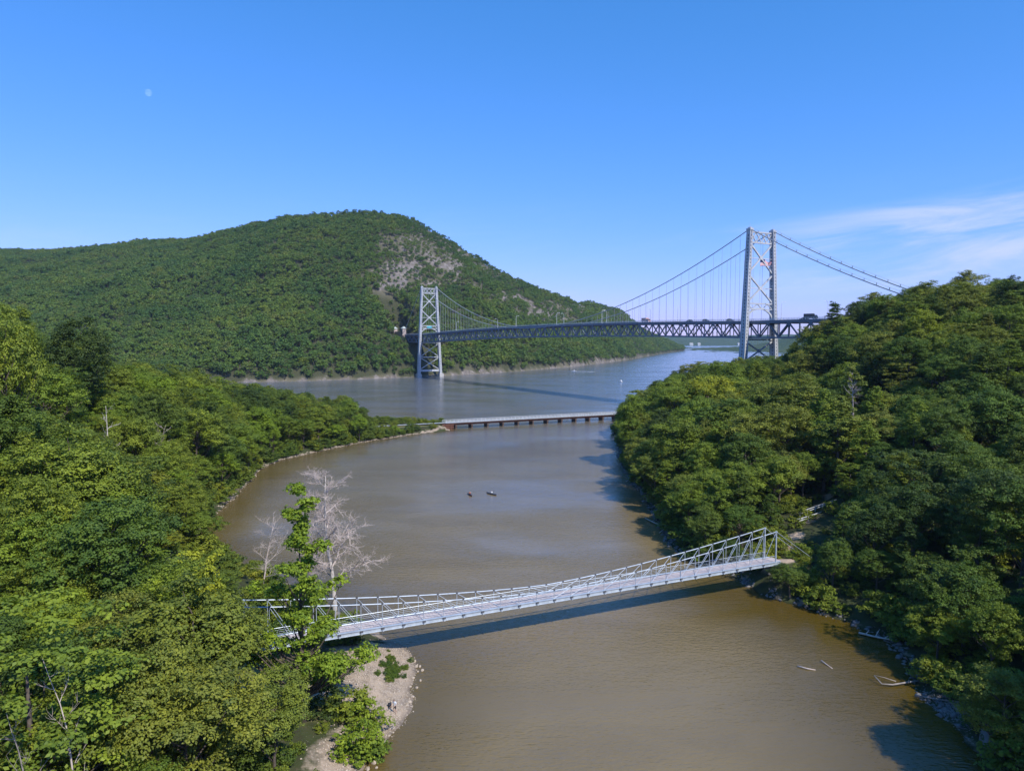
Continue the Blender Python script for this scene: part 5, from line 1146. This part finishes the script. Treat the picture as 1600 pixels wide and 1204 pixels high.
# person standing on the shingle
pp = at_z(617, 1113, 0.45); pp.z = max(0.1, gz(pp.x, pp.y)); per = tag(empty('person', pp, 2.6), 'person in white shirt and dark shorts standing on the pebble beach', 'person')
J = {'pelvis': ((0, 0, .93), (.15, .11)), 'waist': ((0, .01, 1.08), (.14, .10)), 'chest': ((0, .04, 1.30), (.17, .115)), 'neckb': ((0, .06, 1.46), (.08, .07)), 'neck': ((0, .085, 1.53), .055), 'head': ((0, .11, 1.63), (.085, .10)), 'crown': ((0, .11, 1.73), (.07, .085))}
E = [('pelvis', 'waist'), ('waist', 'chest'), ('chest', 'neckb'), ('neckb', 'neck'), ('neck', 'head'), ('head', 'crown')]
for s_, q in ((-1, 'l'), (1, 'r')):
    J.update({q + 'hip': ((s_ * .10, 0, .88), .092), q + 'knee': ((s_ * .12, .04 if s_ > 0 else -.02, .48), .058), q + 'ank': ((s_ * .13, 0 if s_ > 0 else -.07, .09), .040), q + 'toe': ((s_ * .15, .16 if s_ > 0 else .09, .035), (.045, .03)),
              q + 'sh': ((s_ * .20, .05, 1.42), .058), q + 'elb': ((s_ * .27, .10, 1.15), .042), q + 'wr': ((s_ * .20, .34, 1.06), .028)})
    E += [('pelvis', q + 'hip'), (q + 'hip', q + 'knee'), (q + 'knee', q + 'ank'), (q + 'ank', q + 'toe'), ('neckb', q + 'sh'), (q + 'sh', q + 'elb'), (q + 'elb', q + 'wr')]; fingers(J, E, J[q + 'wr'][0], q + 'wr', (-.2 * s_, 1, -.1), (0, 0, 1))
def band(c):
    r = abs(c.x)
    if c.z > 1.50: return 3 if (c.z > 1.68 or c.y < 0.07) else 0
    if c.z < 0.075: return 2
    if c.z > 0.98: return 0 if (c.y > 0.2 or (r > .2 and c.z < 1.24)) else 1
    return 2 if c.z > .55 and r < .24 and c.y < .2 else 0
skin_body('body', J, E, ([M_SKIN, M_SHIRT, M_DARKC, M_HAIR], band), per)
fac = MB().tube([(0, .215, 1.64), (0, .235, 1.60)], [.012, .018], 5).box((-.032, .196, 1.655), (.026, .012, .012), 0, 1).box((.032, .196, 1.655), (.026, .012, .012), 0, 1).box((0, .20, 1.565), (.05, .012, .010), 0, 2)
for s_ in (-1, 1): fac.tube([(s_ * .088, .10, 1.61), (s_ * .098, .10, 1.66)], [.014, .02], 5)
fac.build('face', [M_SKIN, M_HAIR, M_ORANGE], per)
# bag and bucket beside the person
c = at_z(609, 1104, .5); c.z = gz(c.x, c.y); bag = tag(empty('backpack', c, 0.4), 'dark backpack on the pebbles beside the person', 'bag')
prism(MB(), [(-.18, 0), (.2, 0), (.22, .25), (.14, .48), (-.1, .52), (-.2, .3)], .36).build('body', M_DARKC, bag); prism(MB(), [(.2, .04), (.3, .06), (.28, .26), (.21, .28)], .26).build('pocket', M_DARKC, bag)
MB().tube([(-.12, -.2, .42), (-.12, -.3, .3), (-.12, -.22, .08)], .02, 5).tube([(.12, -.2, .42), (.12, -.3, .3), (.12, -.22, .08)], .02, 5).build('strap', M_HULL2, bag)
# kayaks with paddlers
def kayak(px_, py_, rz, hull, vest, lab, plab, seed):
    c = at_z(px_, py_, 0.0); k = tag(empty('kayak', c, rz), lab, 'kayak', 'kayaks on the creek'); n = 13; vs, fs = [], []
    for i in range(n):
        u = i / (n - 1) * 2 - 1; w = 0.36 * (1 - abs(u) ** 2.2) + 0.015; z = 0.26 + 0.14 * u ** 2; y = u * 2.1
        vs += [(-w, y, z), (-w * .7, y, -.06 + .14 * u ** 4), (0, y, -.12 + .2 * u ** 4), (w * .7, y, -.06 + .14 * u ** 4), (w, y, z), (0, y, z + .06)]
    for i in range(n - 1):
        for j in range(6): fs.append((i * 6 + j, i * 6 + (j + 1) % 6, i * 6 + 6 + (j + 1) % 6, i * 6 + 6 + j))
    fs += [tuple(range(5, -1, -1)), tuple((n - 1) * 6 + j for j in range(6))]; MB().add(vs, fs).build('hull', hull, k, True)
    cp = MB(); ring = [(0.27 * math.cos(a), 0.5 * math.sin(a), .36) for a in np.linspace(0, 6.283, 17)]; cp.tube(ring, .03, 5, False); cp.build('cockpit_rim', M_HULL2, k)
    per = tag(empty('person', c, rz), plab, 'person', 'paddlers on the creek')
    J = {'pelvis': ((0, -.2, .22), (.16, .12)), 'chest': ((0, -.18, .62), (.17, .12)), 'neckb': ((0, -.16, .78), .075), 'neck': ((0, -.15, .85), .055), 'head': ((0, -.13, .95), (.085, .10)), 'crown': ((0, -.13, 1.05), .075)}
    E = [('pelvis', 'chest'), ('chest', 'neckb'), ('neckb', 'neck'), ('neck', 'head'), ('head', 'crown')]
    for s_, q in ((-1, 'l'), (1, 'r')):
        J.update({q + 'sh': ((s_ * .2, -.15, .74), .058), q + 'elb': ((s_ * .36, .05, .56), .043), q + 'wr': ((s_ * .33, .28, .60 + .07 * s_), .03), q + 'knee': ((s_ * .14, .35, .30), .07)}); E += [('neckb', q + 'sh'), (q + 'sh', q + 'elb'), (q + 'elb', q + 'wr'), ('pelvis', q + 'knee')]
        fingers(J, E, J[q + 'wr'][0], q + 'wr', (0, 1, .1), (s_, 0, .2))
    skin_body('body', J, E, ([M_SKIN, vest, M_DARKC, M_HAIR], lambda c: 3 if c.z > .98 else 0 if (c.z > .82 or c.y > .12 and c.z > .42) else 1 if c.z > .35 else 2), per)
    pd = tag(empty('paddle', c, rz), 'double paddle held by the ' + plab.split(' in ')[0] + (' left' if seed else ' right') + ' of the two kayaks', 'paddle', 'paddles on the creek')
    MB().tube([(-1.1, .38, .50), (1.1, .38, .74)], .02, 6).build('shaft', M_HULL2, pd)
    for s_ in (-1, 1): prism(MB(), [(.28, -.02), (.48, -.02), (.48, .01), (.28, .01)], .42).build('blade', M_DARKC, pd).location = (s_ * 1.25, 0, .62 + s_ * .14)
kayak(734, 773, 0.35, M_HULL1, M_ORANGE, 'dark red kayak on the creek, the left one of two', 'person in rust-red vest paddling the left kayak', 1)
kayak(768, 772, 0.75, M_HULL2, M_SHIRT, 'black kayak on the creek, the right one of two', 'person in pale shirt paddling the right kayak', 0)
# motorboat with its wake, and a small white boat
def boat(px_, py_, rz, L, lab):
    c = at_z(px_, py_, 0.0); b = tag(empty('motorboat', c, rz), lab, 'boat', 'boats on the river'); n = 9; vs, fs = [], []; 
    for i in range(n):
        u = i / (n - 1); w = L * 0.17 * (1 - max(0, u - .45) ** 2 * 3.0) + .03; y = (u - .5) * L; z = .6 + .35 * u; vs += [(-w, y, z), (-w * .7, y, -.1 + .4 * u ** 4), (w * .7, y, -.1 + .4 * u ** 4), (w, y, z)]
    for i in range(n - 1):
        for j in range(4): fs.append((i * 4 + j, i * 4 + (j + 1) % 4, i * 4 + 4 + (j + 1) % 4, i * 4 + 4 + j))
    fs += [(3, 2, 1, 0), tuple((n - 1) * 4 + j for j in range(4))]; MB().add(vs, fs).build('hull', M_WHITE, b)
    prism(MB(), [(-.15 * L, .7), (.18 * L, .8), (.10 * L, 1.6), (-.12 * L, 1.7)], L * .22).build('cabin', M_WHITE, b); prism(MB(), [(.08 * L, .95), (.17 * L, .95), (.115 * L, 1.45), (.06 * L, 1.45)], L * .225).build('windscreen', M_GLASS, b)
    MB().box((0, -.5 * L - .15, .6), (.4, .35, .9)).build('outboard_motor', M_HULL2, b); return c
c = boat(897, 580, 1.2, 7.5, 'white motorboat leaving a wake below the bridge on the river'); boat(970, 596, 0.4, 5.0, 'small white boat on the river right of the motorboat')
wk = MB(); d_ = Vector((math.sin(1.2), -math.cos(1.2), 0)); nrm_ = Vector((-d_.y, d_.x, 0)); rw = random.Random(3)
for i in range(60):
    t = 3 + i * 0.45; w_ = 0.5 + t * 0.05; q = c + d_ * t + nrm_ * rw.uniform(-w_, w_); wk.box((q.x, q.y, 0.03), (rw.uniform(.5, 1.6), rw.uniform(.4, 1.1), 0.10), rw.uniform(0, 3))
tag(wk.build('wake_foam', M_WHITE), 'white foam wake trailing behind the motorboat', None, None, 'stuff')

# ------------------------------------------------------------------ picnic tables, path railings
def picnic(px_, py_, rz, lab):
    c = at_z(px_, py_, 2.0); c.z = gz(c.x, c.y); r = tag(empty('picnic_table', c, rz), lab, 'table', 'picnic tables on the lawn')
    for i in range(4): MB().box((0, -.33 + i * .22, .75), (1.9, .19, .05)).build('top_plank', M_RAILW, r)
    for s_ in (-1, 1):
        MB().box((0, s_ * .75, .45), (1.9, .28, .05)).build('bench_plank', M_RAILW, r)
        for e in (-.7, .7): MB().beam((e, s_ * .25, .72), (e, s_ * .62, 0), .09, .05).build('leg', M_GREYW, r)
    for e in (-.7, .7): MB().box((e + .05, 0, .41), (.05, 1.7, .08)).build('cross_bar', M_GREYW, r)
picnic(411, 1095, 0.3, 'grey picnic table on the lawn nearest the tall straggly tree'); picnic(388, 1097, 0.9, 'grey picnic table half hidden by leaves, the left one of two')
def path_rail(a, b, y0, y1, lab):
    p, q = at_y(*a, y0), at_y(*b, y1); root = tag(empty('path_railing', (p.x, p.y, 0)), lab, 'railing', 'railings along the footbridge path'); L = (q - p).length; o = Vector((p.x, p.y, 0)); nposts = 6
    for dz in (0, -0.45): MB().beam(p - o + Vector((0, 0, dz)), q - o + Vector((0, 0, dz)), .10, .12).build('rail', M_RAILW, root)
    for i in range(nposts):
        t = i / (nposts - 1); w = p.lerp(q, t); g_ = min(gz(w.x, w.y), w.z - .6); MB().beam(Vector((w.x, w.y, g_ - .2)) - o, w - o + Vector((0, 0, .05)), .11, .11).build('post', M_RAILW, root)
path_rail((1250, 799), (1307, 780), 150, 160, 'pale upper railing of the sloping path right of the footbridge'); path_rail((1243, 812), (1292, 797), 146, 154, 'pale lower railing of the sloping path right of the footbridge')

# ------------------------------------------------------------------ moon, far buildings, haze
mm, nt, out = mat_new('moon_surface'); nn_ = N(nt); tr_ = nt.nodes.new('ShaderNodeBsdfTransparent'); df = nt.nodes.new('ShaderNodeBsdfDiffuse'); ad = nt.nodes.new('ShaderNodeAddShader')
nt.links.new(nn_.ramp(nn_.noise(nn_.coord('Generated'), 3.0, 4), (0.4, (0.03, 0.03, 0.03)), (0.6, (0.10, 0.10, 0.098))), df.inputs['Color']); nt.links.new(tr_.outputs[0], ad.inputs[0]); nt.links.new(df.outputs[0], ad.inputs[1]); nt.links.new(ad.outputs[0], out.inputs[0])
import bmesh as _bm
b_ = _bm.new(); _bm.ops.create_uvsphere(b_, u_segments=32, v_segments=16, radius=118.0); mme = bpy.data.meshes.new('moon'); b_.to_mesh(mme); b_.free(); mme.materials.append(mm); mme.polygons.foreach_set('use_smooth', [True] * len(mme.polygons))
mo = link('moon', mme); mo.location = at_y(232, 145, 26000.0); tag(mo, 'faint pale daytime moon in the blue sky at the upper left', 'moon')
for j, (a, w, lab) in enumerate(((1156, 34, 'white building on the far shore beside the nearer tower leg'), (1080, 26, 'small pale building on the far shore at the hill tip'), (1092, 20, 'tiny pale building on the far shore right of the hill tip'))):
    c = at_y(a, 538, 5480.0); r = tag(empty('far_building', (c.x, 5480, 3)), lab, 'building', 'buildings on the far shore'); MB().box((0, 0, 6), (w, 18, 14)).build('wall', M_WHITE, r)
    prism(MB(), [(-10, 13), (10, 13), (0, 18)], w + 2).build('roof', M_CONC, r)
    for q in range(4): MB().box((-w * .36 + q * w * .24, -9.1, 7), (w * .1, .4, 4)).build('window', M_GLASS, r)

bx0, bx1, by0, by1, bz0, bz1 = -9000, 9000, -700, 9000, -8.0, 330.0
hz_ = link('haze', MB().box(((bx0 + bx1) / 2, (by0 + by1) / 2, (bz0 + bz1) / 2), (bx1 - bx0, by1 - by0, bz1 - bz0)).mesh('haze', [])); tag(hz_, 'faint blue summer haze over the river valley', None, None, 'stuff')
hm, nt, out = mat_new('thin_haze'); pv = nt.nodes.new('ShaderNodeVolumePrincipled'); pv.inputs['Color'].default_value = (0.55, 0.75, 1.0, 1); pv.inputs['Density'].default_value = 0.000045; pv.inputs['Anisotropy'].default_value = 0.1
nt.links.new(pv.outputs[0], out.inputs['Volume']); hz_.data.materials.append(hm)
